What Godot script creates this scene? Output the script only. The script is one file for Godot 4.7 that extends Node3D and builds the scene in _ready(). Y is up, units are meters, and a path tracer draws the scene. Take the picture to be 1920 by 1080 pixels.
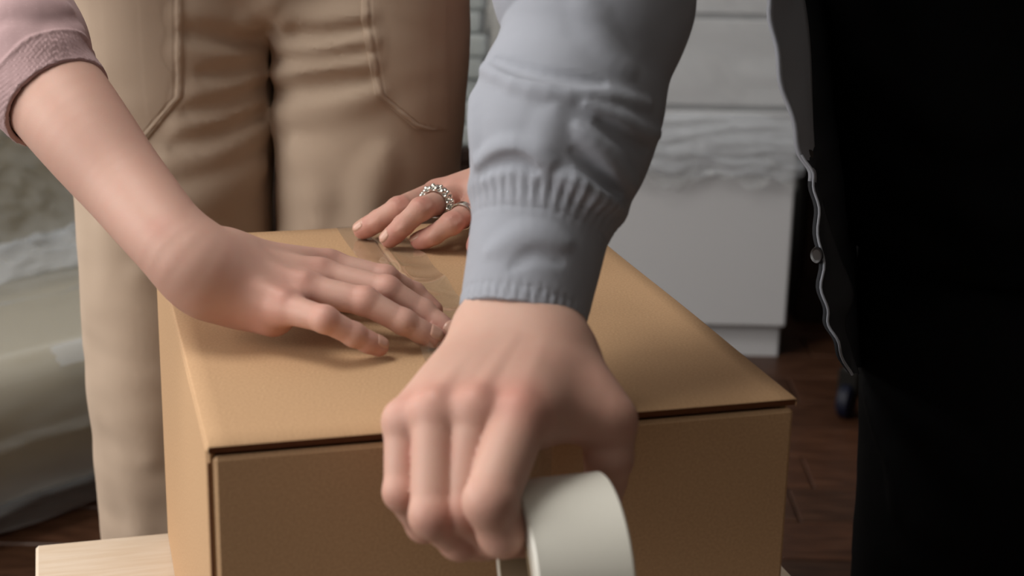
extends Node3D

const BIG := 1e9
const LOUD := false

# ---------------------------------------------------------------- a solid described by bones, meshed as surface nets
class Field:
	var n := 0
	var a := PackedVector3Array()
	var ab := PackedVector3Array()
	var il := PackedFloat32Array()
	var ra := PackedFloat32Array()
	var rd := PackedFloat32Array()
	var q := PackedFloat32Array()
	var nn := PackedVector3Array()
	var grp := PackedInt32Array()
	var gk := PackedFloat32Array()
	var gs := PackedInt32Array()
	var sk := PackedFloat32Array([0.006, 0.0016, 0.004, 0.002])   # joining inside: main, digits, added, cut
	var jk := PackedFloat32Array([0.0, 0.006, 0.006, 0.004])       # joining to the whole
	var post: Callable
	var bump: Callable
	var tint: Callable
	var all := PackedInt32Array()

	func group(k: float, stage := 0) -> void:
		gk.append(k)
		gs.append(stage)

	func bone(p: Vector3, r: float, p2 := Vector3.INF, r2 := -1.0, flat := 1.0, across := Vector3.UP) -> void:
		if p2 == Vector3.INF:
			p2 = p + Vector3(0, 1e-5, 0)
		if r2 < 0.0:
			r2 = r
		a.append(p)
		ab.append(p2 - p)
		il.append(1.0 / maxf((p2 - p).length_squared(), 1e-12))
		ra.append(r)
		rd.append(r2 - r)
		q.append(1.0 / flat)
		nn.append(across.normalized())
		grp.append(gk.size() - 1)
		all.append(n)
		n += 1

	func chain(ps: Array, rs: Array, flat := 1.0, across := Vector3.UP) -> void:
		for i in ps.size() - 1:
			bone(ps[i], rs[i], ps[i + 1], rs[i + 1], flat, across)

	# a limb: the same, rounded off where it bends or changes width
	func limb(ps: Array, rs: Array, flat := 1.0, across := Vector3.UP, steps := 8) -> void:
		var last: Vector3 = ps[0]
		var lr: float = rs[0]
		for i in ps.size() - 1:
			var p0: Vector3 = ps[maxi(i - 1, 0)]
			var p1: Vector3 = ps[i]
			var p2: Vector3 = ps[i + 1]
			var p3: Vector3 = ps[mini(i + 2, ps.size() - 1)]
			var r0: float = rs[maxi(i - 1, 0)]
			var r3: float = rs[mini(i + 2, ps.size() - 1)]
			for k in steps:
				var t := (k + 1.0) / steps
				var q2 := p1.cubic_interpolate(p2, p0, p3, t)
				var r2 := cubic_interpolate(rs[i], rs[i + 1], r0, r3, t)
				bone(last, lr, q2, r2, flat, across)
				last = q2
				lr = r2

	func one(i: int, p: Vector3) -> float:
		var v := p - a[i]
		var t := clampf(v.dot(ab[i]) * il[i], 0.0, 1.0)
		v -= ab[i] * t
		var r := ra[i] + rd[i] * t
		var s := q[i]
		if s == 1.0:
			return v.length() - r
		var w := v.dot(nn[i])
		var v1 := v + nn[i] * (w * (s - 1.0))
		var v2 := v + nn[i] * (w * (s * s - 1.0))
		var k1 := v1.length()
		return k1 * (k1 - r) / maxf(v2.length(), 1e-6)

	func raw(p: Vector3, ids: PackedInt32Array) -> float:
		var s0 := BIG
		var s1 := BIG
		var s2 := BIG
		var s3 := BIG
		var g := -1
		var gd := BIG
		var k := 0.0
		var d := 0.0
		var h := 0.0
		var m := ids.size()
		for j in m + 1:
			var i := ids[j] if j < m else -1
			if i < 0 or grp[i] != g:
				if g >= 0:
					match gs[g]:
						0:
							h = maxf(sk[0] - absf(s0 - gd), 0.0) / sk[0]
							s0 = minf(s0, gd) - h * h * sk[0] * 0.25
						1:
							h = maxf(sk[1] - absf(s1 - gd), 0.0) / sk[1]
							s1 = minf(s1, gd) - h * h * sk[1] * 0.25
						2:
							h = maxf(sk[2] - absf(s2 - gd), 0.0) / sk[2]
							s2 = minf(s2, gd) - h * h * sk[2] * 0.25
						3:
							s3 = minf(s3, gd)
				if i < 0:
					break
				g = grp[i]
				k = gk[g]
				gd = BIG
			var v := p - a[i]
			var t := v.dot(ab[i]) * il[i]
			if rd[i] != 0.0:
				t += (v - ab[i] * t).length() * rd[i] * il[i]
			t = clampf(t, 0.0, 1.0)
			v -= ab[i] * t
			var r := ra[i] + rd[i] * t
			var s := q[i]
			if s == 1.0:
				d = v.length() - r
			else:
				var w := v.dot(nn[i])
				var v1 := v + nn[i] * (w * (s - 1.0))
				var v2 := v + nn[i] * (w * (s * s - 1.0))
				var k1 := v1.length()
				d = k1 * (k1 - r) / maxf(v2.length(), 1e-6)
			if k > 0.0:
				h = maxf(k - absf(gd - d), 0.0) / k
				gd = minf(gd, d) - h * h * k * 0.25
			else:
				gd = minf(gd, d)
		if s1 < BIG:
			h = maxf(jk[1] - absf(s0 - s1), 0.0) / jk[1]
			s0 = minf(s0, s1) - h * h * jk[1] * 0.25
		if s2 < BIG:
			h = maxf(jk[2] - absf(s0 - s2), 0.0) / jk[2]
			s0 = minf(s0, s2) - h * h * jk[2] * 0.25
		if s3 < BIG:
			h = maxf(jk[3] - absf(s0 + s3), 0.0) / jk[3]
			s0 = maxf(s0, -s3) + h * h * jk[3] * 0.25
		return s0

	func value(p: Vector3, ids: PackedInt32Array) -> float:
		var d := raw(p, ids)
		if bump.is_valid() and d < 0.012 and d > -0.012:
			d += bump.call(p)
		return post.call(p, d) if post.is_valid() else d

	func near(c: Vector3, reach: float, among: PackedInt32Array) -> PackedInt32Array:
		var ds := PackedFloat32Array()
		var m := among.size()
		ds.resize(m)
		var least := BIG
		for j in m:
			var i := among[j]
			ds[j] = one(i, c)
			if gs[grp[i]] != 3:
				least = minf(least, ds[j])
		var out := PackedInt32Array()
		var lim := maxf(least, 0.0) + 2.1 * reach + 0.02
		for j in m:
			if ds[j] < (reach * 1.1 + 0.008 if gs[grp[among[j]]] == 3 else lim):
				out.append(among[j])
		return out

	func slope(p: Vector3, ids: PackedInt32Array) -> Vector3:
		var e := 0.0008
		return Vector3(value(p + Vector3(e, 0, 0), ids) - value(p - Vector3(e, 0, 0), ids), value(p + Vector3(0, e, 0), ids) - value(p - Vector3(0, e, 0), ids), value(p + Vector3(0, 0, e), ids) - value(p - Vector3(0, 0, e), ids)).normalized()

	# where a straight line from p along dir first meets the solid
	func meet(p: Vector3, dir: Vector3) -> Vector3:
		for i in 60:
			var d := raw(p, all)
			if d < 0.0002:
				break
			p += dir * minf(d * 0.8, 0.03)
		return p

	# surface nets between lo and hi, added to the lists of a mesh
	func mesh(cell: float, lo: Vector3, hi: Vector3, into: Array) -> void:
		const N := 4
		var t00 := Time.get_ticks_msec()
		var bx := int(ceil((hi.x - lo.x) / cell / N))
		var by := int(ceil((hi.y - lo.y) / cell / N))
		var bz := int(ceil((hi.z - lo.z) / cell / N))
		var sx := bx * N + 1
		var sy := by * N + 1
		var sz := bz * N + 1
		var sxy := sx * sy
		var grid := PackedFloat32Array()
		grid.resize(sxy * sz)
		grid.fill(BIG)
		var at := {}
		var half := cell * N * 0.5
		var reach := half * 1.7321
		const S := 4
		var half2 := half * S
		var reach2 := reach * S
		var here := PackedInt32Array()
		var skip := true
		var verts: PackedVector3Array = into[0]
		var norms: PackedVector3Array = into[1]
		var cols: PackedColorArray = into[2]
		var index: PackedInt32Array = into[3]
		var cells := PackedInt32Array()
		var off := PackedInt32Array([0, 1, sx, sx + 1, sxy, sxy + 1, sxy + sx, sxy + sx + 1])
		var e0 := PackedInt32Array([0, 2, 4, 6, 0, 1, 4, 5, 0, 1, 2, 3])
		var e1 := PackedInt32Array([1, 3, 5, 7, 2, 3, 6, 7, 4, 5, 6, 7])
		var cp := PackedVector3Array()
		for i in 8:
			cp.append(Vector3(i & 1, (i >> 1) & 1, i >> 2))
		for tk in int(ceil(bz / float(S))) * int(ceil(by / float(S))) * int(ceil(bx / float(S))):
			var nbx := int(ceil(bx / float(S)))
			var nby := int(ceil(by / float(S)))
			var tx := tk % nbx
			var ty := (tk / nbx) % nby
			var tz := tk / (nbx * nby)
			var c2 := lo + (Vector3(tx, ty, tz) * S * N * cell) + Vector3.ONE * half2
			if absf(value(c2, all)) > reach2 * 1.25 + 0.003:
				continue
			here = near(c2, reach2, all)
			for sub in S * S * S:
					var kx := tx * S + sub % S
					var ky := ty * S + (sub / S) % S
					var kz := tz * S + sub / (S * S)
					if kx >= bx or ky >= by or kz >= bz:
						continue
					var o := lo + Vector3(kx, ky, kz) * (N * cell)
					var c := o + Vector3.ONE * half
					var rough := value(c, here)
					if absf(rough) > reach * 1.25 + 0.003:
						continue
					var ids := near(c, reach, here)
					for z in N + 1:
						for y in N + 1:
							var row := (kz * N + z) * sxy + (ky * N + y) * sx + kx * N
							for x in N + 1:
								if grid[row + x] == BIG:
									grid[row + x] = value(o + Vector3(x, y, z) * cell, ids)
					for z in N:
						for y in N:
							var row := (kz * N + z) * sxy + (ky * N + y) * sx + kx * N
							for x in N:
								var b := row + x
								var inside := 0
								for i in 8:
									if grid[b + off[i]] < 0.0:
										inside += 1
								if inside == 0 or inside == 8:
									continue
								var sum := Vector3.ZERO
								var cnt := 0
								for e in 12:
									var v0 := grid[b + off[e0[e]]]
									var v1 := grid[b + off[e1[e]]]
									if (v0 < 0.0) != (v1 < 0.0):
										sum += cp[e0[e]].lerp(cp[e1[e]], v0 / (v0 - v1))
										cnt += 1
								sum /= cnt
								var p := o + (Vector3(x, y, z) + sum) * cell
								var g := Vector3.ZERO
								for i in 8:
									var w := cp[i]
									var fx := sum.x if w.x > 0.5 else 1.0 - sum.x
									var fy := sum.y if w.y > 0.5 else 1.0 - sum.y
									var fz := sum.z if w.z > 0.5 else 1.0 - sum.z
									var gv := grid[b + off[i]]
									g += gv * Vector3((2.0 * w.x - 1.0) * fy * fz, (2.0 * w.y - 1.0) * fx * fz, (2.0 * w.z - 1.0) * fx * fy)
								at[b] = verts.size()
								cells.append(b)
								verts.append(p)
								g = g.normalized()
								norms.append(g)
								cols.append(tint.call(p, g) if tint.is_valid() else Color.WHITE)
		var step := PackedInt32Array([1, sx, sxy])
		for b in cells:
			for ax in 3:
				var u := step[(ax + 1) % 3]
				var v := step[(ax + 2) % 3]
				if not (at.has(b - u) and at.has(b - v) and at.has(b - u - v)):
					continue
				var v0 := grid[b]
				var v1 := grid[b + step[ax]]
				if (v0 < 0.0) == (v1 < 0.0):
					continue
				var q0: int = at[b]
				var q1: int = at[b - u]
				var q2: int = at[b - u - v]
				var q3: int = at[b - v]
				if v0 < 0.0:
					index.append_array(PackedInt32Array([q0, q2, q1, q0, q3, q2]))
				else:
					index.append_array(PackedInt32Array([q0, q1, q2, q0, q2, q3]))
		into[0] = verts
		into[1] = norms
		into[2] = cols
		into[3] = index
		if LOUD:
			print("mesh ", verts.size(), " grid ", grid.size(), " bones ", n, " ms ", Time.get_ticks_msec() - t00)


func lists() -> Array:
	return [PackedVector3Array(), PackedVector3Array(), PackedColorArray(), PackedInt32Array()]


func made(into: Array, colored := true) -> ArrayMesh:
	var arr := []
	arr.resize(Mesh.ARRAY_MAX)
	arr[Mesh.ARRAY_VERTEX] = into[0]
	arr[Mesh.ARRAY_NORMAL] = into[1]
	if colored:
		arr[Mesh.ARRAY_COLOR] = into[2]
	arr[Mesh.ARRAY_INDEX] = into[3]
	var m := ArrayMesh.new()
	m.add_surface_from_arrays(Mesh.PRIMITIVE_TRIANGLES, arr)
	return m


# ---------------------------------------------------------------- naming and placing
func thing(called: String, label: String, category: String, at := Vector3.ZERO, turn := 0.0) -> Node3D:
	var o := Node3D.new()
	o.name = called
	o.position = at
	o.rotation.y = turn
	o.set_meta("label", label)
	o.set_meta("category", category)
	add_child(o, true)
	return o


func numbered(parent: Node, called: String) -> String:
	if not parent.has_node(called):
		return called
	var i := 1
	while parent.has_node("%s_%03d" % [called, i]):
		i += 1
	return "%s_%03d" % [called, i]


func part(called: String, m: Mesh, mat: Material, parent: Node, at := Vector3.ZERO) -> MeshInstance3D:
	var o := MeshInstance3D.new()
	o.name = numbered(parent, called)
	o.mesh = m
	o.material_override = mat
	o.position = at
	o.cast_shadow = GeometryInstance3D.SHADOW_CASTING_SETTING_ON
	parent.add_child(o)
	return o


# a part whose mesh is written in world places, under a thing that stands at its base
func placed(called: String, m: Mesh, mat: Material, parent: Node3D) -> MeshInstance3D:
	return part(called, m, mat, parent, -parent.position)


func structure(called: String, m: Mesh, mat: Material, at := Vector3.ZERO) -> MeshInstance3D:
	var o := part(called, m, mat, self, at)
	o.set_meta("kind", "structure")
	return o


# ---------------------------------------------------------------- simple shapes
# a box with chamfered edges, flat shaded
func chamfered(s: Vector3, c := 0.002) -> ArrayMesh:
	var st := SurfaceTool.new()
	st.begin(Mesh.PRIMITIVE_TRIANGLES)
	add_chamfered(st, Transform3D.IDENTITY, s, c)
	return st.commit()


func add_chamfered(st: SurfaceTool, t: Transform3D, s: Vector3, c: float) -> void:
	var h := s * 0.5
	c = minf(c, minf(h.x, minf(h.y, h.z)) * 0.9)
	var key := func(ax: int, sg: Vector3) -> Vector3:
		var v := Vector3(sg.x * (h.x - c), sg.y * (h.y - c), sg.z * (h.z - c))
		v[ax] = sg[ax] * h[ax]
		return v
	var poly := func(pts: Array) -> void:
		var mid := Vector3.ZERO
		for p in pts:
			mid += p
		var nrm: Vector3 = (pts[1] - pts[0]).cross(pts[2] - pts[0])
		if nrm.dot(mid) > 0.0:
			pts.reverse()
		nrm = (pts[2] - pts[0]).cross(pts[1] - pts[0]).normalized()
		for i in range(1, pts.size() - 1):
			for p in [pts[0], pts[i], pts[i + 1]]:
				st.set_normal(t.basis * nrm)
				st.add_vertex(t * p)
	for ax in 3:
		var b := (ax + 1) % 3
		var d := (ax + 2) % 3
		for s0 in [-1, 1]:
			var f := []
			for w in [[-1, -1], [1, -1], [1, 1], [-1, 1]]:
				var sg := Vector3.ZERO
				sg[ax] = s0
				sg[b] = w[0]
				sg[d] = w[1]
				f.append(key.call(ax, sg))
			poly.call(f)
			for s1 in [-1, 1]:
				var e := []
				for w in [[-1, ax], [1, ax], [1, b], [-1, b]]:
					var sg := Vector3.ZERO
					sg[ax] = s0
					sg[b] = s1
					sg[d] = w[0]
					e.append(key.call(w[1], sg))
				poly.call(e)
	for sx in [-1, 1]:
		for sy in [-1, 1]:
			for sz in [-1, 1]:
				var sg := Vector3(sx, sy, sz)
				poly.call([key.call(0, sg), key.call(1, sg), key.call(2, sg)])


# rows of points joined into a smooth skin; the front is where (along row) x (down rows) points away
func sheet(rows: Array, closed := false, flip := false) -> ArrayMesh:
	var st := SurfaceTool.new()
	st.begin(Mesh.PRIMITIVE_TRIANGLES)
	var w: int = rows[0].size()
	for r in rows.size():
		for c in w:
			st.set_uv(Vector2(float(c) / (w - 1), float(r) / maxf(rows.size() - 1, 1)))
			st.add_vertex(rows[r][c])
	for r in rows.size() - 1:
		for c in (w if closed else w - 1):
			var c2 := (c + 1) % w
			var q := [r * w + c, r * w + c2, (r + 1) * w + c2, (r + 1) * w + c]
			if flip:
				q.reverse()
			for i in [0, 1, 2, 0, 2, 3]:
				st.add_index(q[i])
	st.generate_normals()
	return st.commit()


# a profile of (radius, height) turned round an axis
func turned(profile: Array, base: Vector3, axis: Vector3, sides := 48, sharp := true) -> ArrayMesh:
	var st := SurfaceTool.new()
	st.begin(Mesh.PRIMITIVE_TRIANGLES)
	var z := axis.normalized()
	var x := z.cross(Vector3(0.31, 0.9, 0.2)).normalized()
	var y := z.cross(x)
	for i in profile.size() - 1:
		if sharp:
			st.set_smooth_group(i + 1)
		var p0: Vector2 = profile[i]
		var p1: Vector2 = profile[i + 1]
		for k in sides:
			var t0 := TAU * k / sides
			var t1 := TAU * (k + 1) / sides
			var d0 := x * cos(t0) + y * sin(t0)
			var d1 := x * cos(t1) + y * sin(t1)
			var a := base + d0 * p0.x + z * p0.y
			var b := base + d1 * p0.x + z * p0.y
			var c := base + d1 * p1.x + z * p1.y
			var d := base + d0 * p1.x + z * p1.y
			for v in [a, c, b, a, d, c]:
				st.add_vertex(v)
	st.generate_normals()
	return st.commit()


# a smooth round tube through points
func tube(ps: Array, r: float, sides := 10) -> ArrayMesh:
	var rows := []
	for i in ps.size():
		var dir: Vector3 = (ps[mini(i + 1, ps.size() - 1)] - ps[maxi(i - 1, 0)]).normalized()
		var x := dir.cross(Vector3(0.2, 0.1, 0.95)).normalized()
		var y := dir.cross(x)
		var row := []
		for k in sides:
			row.append(ps[i] + (x * cos(TAU * k / sides) + y * sin(TAU * k / sides)) * r)
		rows.append(row)
	return sheet(rows, true, true)


# ---------------------------------------------------------------- materials
func plain(c: Color, rough := 0.8, spec := 0.5) -> StandardMaterial3D:
	var m := StandardMaterial3D.new()
	m.albedo_color = c
	m.roughness = rough
	m.metallic_specular = spec
	return m


func picture(size: int, fill: Callable, mono := true) -> ImageTexture:
	var im := Image.create(size, size, false, Image.FORMAT_L8 if mono else Image.FORMAT_RGB8)
	for y in size:
		for x in size:
			var v = fill.call(x, y)
			im.set_pixel(x, y, Color(v, v, v) if mono else v)
	return ImageTexture.create_from_image(im)


func noise(freq: float, rng := 7, octaves := 3, size := 512) -> NoiseTexture2D:
	var f := FastNoiseLite.new()
	f.seed = rng
	f.frequency = freq
	f.fractal_octaves = octaves
	var t := NoiseTexture2D.new()
	t.width = size
	t.height = size
	t.seamless = true
	t.noise = f
	return t


func relief(m: StandardMaterial3D, t: Texture2D, per_metre: Vector3, cm: float) -> StandardMaterial3D:
	m.uv1_triplanar = true
	m.uv1_scale = per_metre
	m.heightmap_enabled = true
	m.heightmap_texture = t
	m.heightmap_scale = cm
	return m


var M := {}

func materials() -> void:
	var rng := RandomNumberGenerator.new()
	rng.seed = 4
	var weave := picture(128, func(x: int, y: int) -> float:
		var u := x % 8
		var v := y % 8
		var over := ((x / 8) + (y / 8)) % 2 == 0
		var h := sin(PI * (u + 0.5) / 8.0) if over else sin(PI * (v + 0.5) / 8.0)
		return clampf(0.25 + 0.6 * h + rng.randf_range(-0.15, 0.15), 0, 1))
	var twill := picture(128, func(x: int, y: int) -> float:
		return clampf(0.5 + 0.35 * sin(TAU * (x + y) / 8.0) + rng.randf_range(-0.2, 0.2), 0, 1))
	var knit := picture(128, func(x: int, y: int) -> float:
		return clampf(0.5 + 0.4 * sin(TAU * (x + 3.0 * absf(float(y % 16) / 8.0 - 1.0)) / 16.0) + rng.randf_range(-0.25, 0.25), 0, 1))
	var speck := noise(0.09, 3, 4)
	var fine := noise(0.2, 9, 3)
	var pores := noise(0.11, 21, 4)

	var skin := plain(Color.WHITE, 0.52, 0.42)
	skin.vertex_color_use_as_albedo = true
	skin.subsurf_scatter_enabled = true
	skin.subsurf_scatter_strength = 0.12
	M.skin = relief(skin, pores, Vector3.ONE * 22.0, 0.012)
	M.nail = plain(Color(0.80, 0.63, 0.56), 0.28, 0.5)

	M.card = plain(Color(0.775, 0.632, 0.490), 0.78, 0.3)
	relief(M.card, fine, Vector3(16, 16, 16), 0.003)
	M.card.detail_enabled = true
	M.card.detail_blend_mode = BaseMaterial3D.BLEND_MODE_MUL
	var card_tone := NoiseTexture2D.new()
	card_tone.width = 512
	card_tone.height = 512
	card_tone.seamless = true
	var cn := FastNoiseLite.new()
	cn.seed = 12
	cn.frequency = 0.05
	cn.fractal_octaves = 5
	card_tone.noise = cn
	var ramp := Gradient.new()
	ramp.set_color(0, Color(0.9, 0.89, 0.87))
	ramp.set_color(1, Color(1, 1, 1))
	card_tone.color_ramp = ramp
	M.card.albedo_texture = card_tone
	M.card.detail_enabled = false
	M.card_core = plain(Color(0.40, 0.25, 0.17), 0.9, 0.2)

	M.shirt = plain(Color(0.59, 0.603, 0.64), 0.85, 0.3)
	relief(M.shirt, weave, Vector3.ONE * 70.0, 0.012)
	M.shirt.rim_enabled = true
	M.shirt.rim = 0.25
	M.shaded_shirt = plain(Color(0.22, 0.225, 0.24), 0.9, 0.2)  # shirt cloth darkened, its shade put into the colour
	M.khaki = plain(Color(0.715, 0.635, 0.562), 0.9, 0.2)
	relief(M.khaki, twill, Vector3.ONE * 55.0, 0.012)
	M.khaki_dark = plain(Color(0.50, 0.41, 0.33), 0.9, 0.2)
	M.sweater = plain(Color(0.80, 0.69, 0.69), 0.92, 0.2)
	relief(M.sweater, knit, Vector3.ONE * 70.0, 0.012)
	# short pale slubs spun into the yarn
	var slub := Image.create(512, 512, false, Image.FORMAT_RGB8)
	slub.fill(Color(0.86, 0.84, 0.85))
	for k in 420:
		var sx := rng.randi() % 512
		var sy := rng.randi() % 512
		var ln := 4 + rng.randi() % 12
		var tilt := rng.randf_range(-0.4, 0.4)
		for u in ln:
			slub.set_pixel((sx + u) % 512, (sy + int(u * tilt) + 512) % 512, Color(1, 1, 1).lerp(Color(0.92, 0.9, 0.9), rng.randf()))
	M.sweater.albedo_texture = ImageTexture.create_from_image(slub)
	M.sweater.uv1_scale = Vector3.ONE * 9.0
	M.sweater.rim_enabled = true
	M.sweater.rim = 0.4
	M.fleck = plain(Color(0.86, 0.78, 0.76), 0.5, 0.6)
	M.black_knit = plain(Color(0.035, 0.035, 0.037), 0.95, 0.15)
	relief(M.black_knit, knit, Vector3.ONE * 60.0, 0.01)
	M.black_denim = plain(Color(0.05, 0.05, 0.056), 0.92, 0.2)
	relief(M.black_denim, twill, Vector3.ONE * 60.0, 0.014)
	M.button = plain(Color(0.10, 0.10, 0.11), 0.35, 0.5)

	M.silver = plain(Color(0.86, 0.86, 0.84), 0.22, 0.5)
	M.silver.metallic = 1.0
	M.tape = plain(Color(0.89, 0.88, 0.84), 0.38, 0.45)
	M.tape.clearcoat_enabled = true
	M.tape.clearcoat = 0.3
	M.tape.clearcoat_roughness = 0.3
	M.tape_side = plain(Color(0.55, 0.50, 0.42), 0.5, 0.4)
	M.core = plain(Color(0.62, 0.54, 0.44), 0.85, 0.3)
	M.film = plain(Color(0.60, 0.55, 0.48, 0.20), 0.07, 0.5)
	M.film.transparency = BaseMaterial3D.TRANSPARENCY_ALPHA
	M.film.cull_mode = BaseMaterial3D.CULL_DISABLED
	M.wrap = plain(Color(0.90, 0.92, 0.93, 0.20), 0.12, 0.6)
	M.wrap.transparency = BaseMaterial3D.TRANSPARENCY_ALPHA
	M.wrap.cull_mode = BaseMaterial3D.CULL_DISABLED
	M.crumple = plain(Color(0.88, 0.90, 0.93, 0.32), 0.16, 0.6)
	M.crumple.transparency = BaseMaterial3D.TRANSPARENCY_ALPHA
	M.crumple.cull_mode = BaseMaterial3D.CULL_DISABLED
	M.glass = plain(Color(0.95, 0.97, 0.97, 0.04), 0.02, 0.5)
	M.glass.transparency = BaseMaterial3D.TRANSPARENCY_ALPHA

	var grain := NoiseTexture2D.new()
	grain.width = 512
	grain.height = 512
	grain.seamless = true
	var gn := FastNoiseLite.new()
	gn.seed = 5
	gn.frequency = 0.02
	gn.fractal_octaves = 4
	grain.noise = gn
	var gr := Gradient.new()
	gr.set_color(0, Color(0.95, 0.92, 0.88))
	gr.set_color(1, Color(1, 1, 1))
	grain.color_ramp = gr
	M.pale_wood = plain(Color(0.86, 0.80, 0.73), 0.5, 0.45)
	M.pale_wood.albedo_texture = grain
	M.pale_wood.uv1_triplanar = true
	M.pale_wood.uv1_scale = Vector3(1.2, 12, 12)
	var gr2 := Gradient.new()
	gr2.set_color(0, Color(0.55, 0.5, 0.45))
	gr2.set_color(1, Color(1, 1, 1))
	var grain2: NoiseTexture2D = grain.duplicate()
	grain2.color_ramp = gr2
	M.planks = []
	for c in [Color(0.36, 0.235, 0.165), Color(0.43, 0.285, 0.205), Color(0.33, 0.22, 0.155), Color(0.39, 0.265, 0.195)]:
		var m := plain(c, 0.42, 0.45)
		m.albedo_texture = grain2
		m.uv1_triplanar = true
		m.uv1_scale = Vector3(1.0, 9, 9)
		M.planks.append(m)
	M.gap = plain(Color(0.09, 0.06, 0.045), 0.9, 0.2)
	M.dark_wood = plain(Color(0.20, 0.13, 0.09), 0.5, 0.4)
	M.dark_wood.albedo_texture = grain2
	M.dark_wood.uv1_triplanar = true
	M.dark_wood.uv1_scale = Vector3(9, 1, 9)
	M.white = plain(Color(0.80, 0.80, 0.81), 0.45, 0.45)
	M.white_edge = plain(Color(0.62, 0.63, 0.60), 0.6, 0.4)
	M.wall = plain(Color(0.86, 0.855, 0.84), 0.9, 0.3)
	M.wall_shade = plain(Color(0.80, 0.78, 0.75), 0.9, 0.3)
	M.wall_brown = plain(Color(0.45, 0.41, 0.37), 0.9, 0.3)
	M.sofa = plain(Color(0.62, 0.575, 0.475), 0.9, 0.25)
	relief(M.sofa, weave, Vector3.ONE * 25.0, 0.02)
	M.sofa_dark = plain(Color(0.10, 0.09, 0.08), 0.7, 0.3)
	M.grey_metal = plain(Color(0.55, 0.56, 0.58), 0.35, 0.5)
	M.grey_metal.metallic = 0.8
	M.blue_rubber = plain(Color(0.05, 0.065, 0.14), 0.5, 0.4)
	M.grey_panel = plain(Color(0.58, 0.60, 0.59), 0.6, 0.4)


# ---------------------------------------------------------------- the scene
const TURN := 0.27366
const CORNER := Vector3(-0.1710, 0.6155, -0.8614)      # front left top corner of the cardboard box
const BOX := Vector3(0.36, 0.27, 0.46)

func _ready() -> void:
	# camera, sky, daylight and exposure
	var cam := Camera3D.new()
	cam.name = "camera"
	var roll := 0.0198787
	var pitch := 0.2920648
	var fw := Vector3(0, -sin(pitch), -cos(pitch))
	var up0 := Vector3(0, cos(pitch), -sin(pitch))
	var right := Vector3.RIGHT * cos(roll) + up0 * sin(roll)
	cam.transform = Transform3D(Basis(right, up0 * cos(roll) - Vector3.RIGHT * sin(roll), -fw), Vector3(0, 0.97, 0))
	cam.fov = rad_to_deg(2.0 * atan(540.0 / 3075.4))
	cam.near = 0.05
	cam.far = 60.0
	var lens := CameraAttributesPhysical.new()
	lens.frustum_focal_length = 57.66
	lens.exposure_aperture = 6.6
	lens.frustum_focus_distance = 1.22
	cam.attributes = lens
	add_child(cam)
	cam.fov = rad_to_deg(2.0 * atan(540.0 / 3075.4))
	cam.current = true

	var env := Environment.new()
	env.background_mode = Environment.BG_SKY
	env.sky = Sky.new()
	var sky := ProceduralSkyMaterial.new()
	sky.sky_top_color = Color(0.62, 0.70, 0.80)
	sky.sky_horizon_color = Color(0.84, 0.86, 0.88)
	sky.ground_bottom_color = Color(0.36, 0.35, 0.33)
	sky.ground_horizon_color = Color(0.55, 0.54, 0.52)
	env.sky.sky_material = sky
	env.background_energy_multiplier = 1.0
	env.tonemap_mode = Environment.TONE_MAPPER_LINEAR
	env.tonemap_exposure = 0.63
	env.sdfgi_enabled = true
	env.ssao_enabled = true
	env.ssil_enabled = true
	var world := WorldEnvironment.new()
	world.name = "world_environment"
	world.environment = env
	add_child(world)

	daylight("window_daylight", Vector3(-2.44, 1.55, -2.3), Vector3(1, -0.25, 0.25), Vector2(1.7, 1.5), 5.0, Color(1.0, 0.985, 0.965))
	daylight("near_window_daylight", Vector3(-2.44, 1.55, -0.1), Vector3(1, -0.25, -0.2), Vector2(1.5, 1.5), 8.0, Color(1.0, 0.985, 0.965))

	materials()
	room()
	added_ceiling_lamp(Vector3(-1.0, 2.6, -0.95))
	table_and_box()
	background_things()
	woman()
	man()


func daylight(called: String, at: Vector3, towards: Vector3, size: Vector2, energy: float, c: Color) -> void:
	var l := AreaLight3D.new()
	l.name = called
	l.area_size = size
	l.area_normalize_energy = true
	l.light_energy = energy
	l.light_color = c
	l.area_range = 12.0
	l.area_attenuation = 2.0
	l.shadow_enabled = true
	add_child(l)
	l.look_at_from_position(at, at + towards, Vector3.UP)


func added_ceiling_lamp(at: Vector3) -> void:  # unseen lamp, added to bring more light from above
	var t := thing("added_ceiling_light", "added unseen ceiling panel that lights the box from above", "ceiling light", at)
	part("frame", chamfered(Vector3(0.96, 0.05, 0.96), 0.006), M.white, t, Vector3(0, -0.0255, 0))
	var glow := plain(Color(0.9, 0.9, 0.9), 0.6)
	glow.emission_enabled = true
	glow.emission = Color(1.0, 0.985, 0.96)
	glow.emission_energy_multiplier = 1.5
	part("added_lamp_panel", chamfered(Vector3(0.88, 0.006, 0.88), 0.002), glow, t, Vector3(0, -0.0535, 0))
	daylight("added_lamp_light", at + Vector3(0, -0.062, 0), Vector3(0, -1, 0.001), Vector2(0.86, 0.86), 4.0, Color(1.0, 0.985, 0.96))


# ---------------------------------------------------------------- room
func block(lo: Vector3, hi: Vector3, c := 0.002) -> Array:
	return [chamfered(hi - lo, c), (lo + hi) * 0.5]


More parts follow.
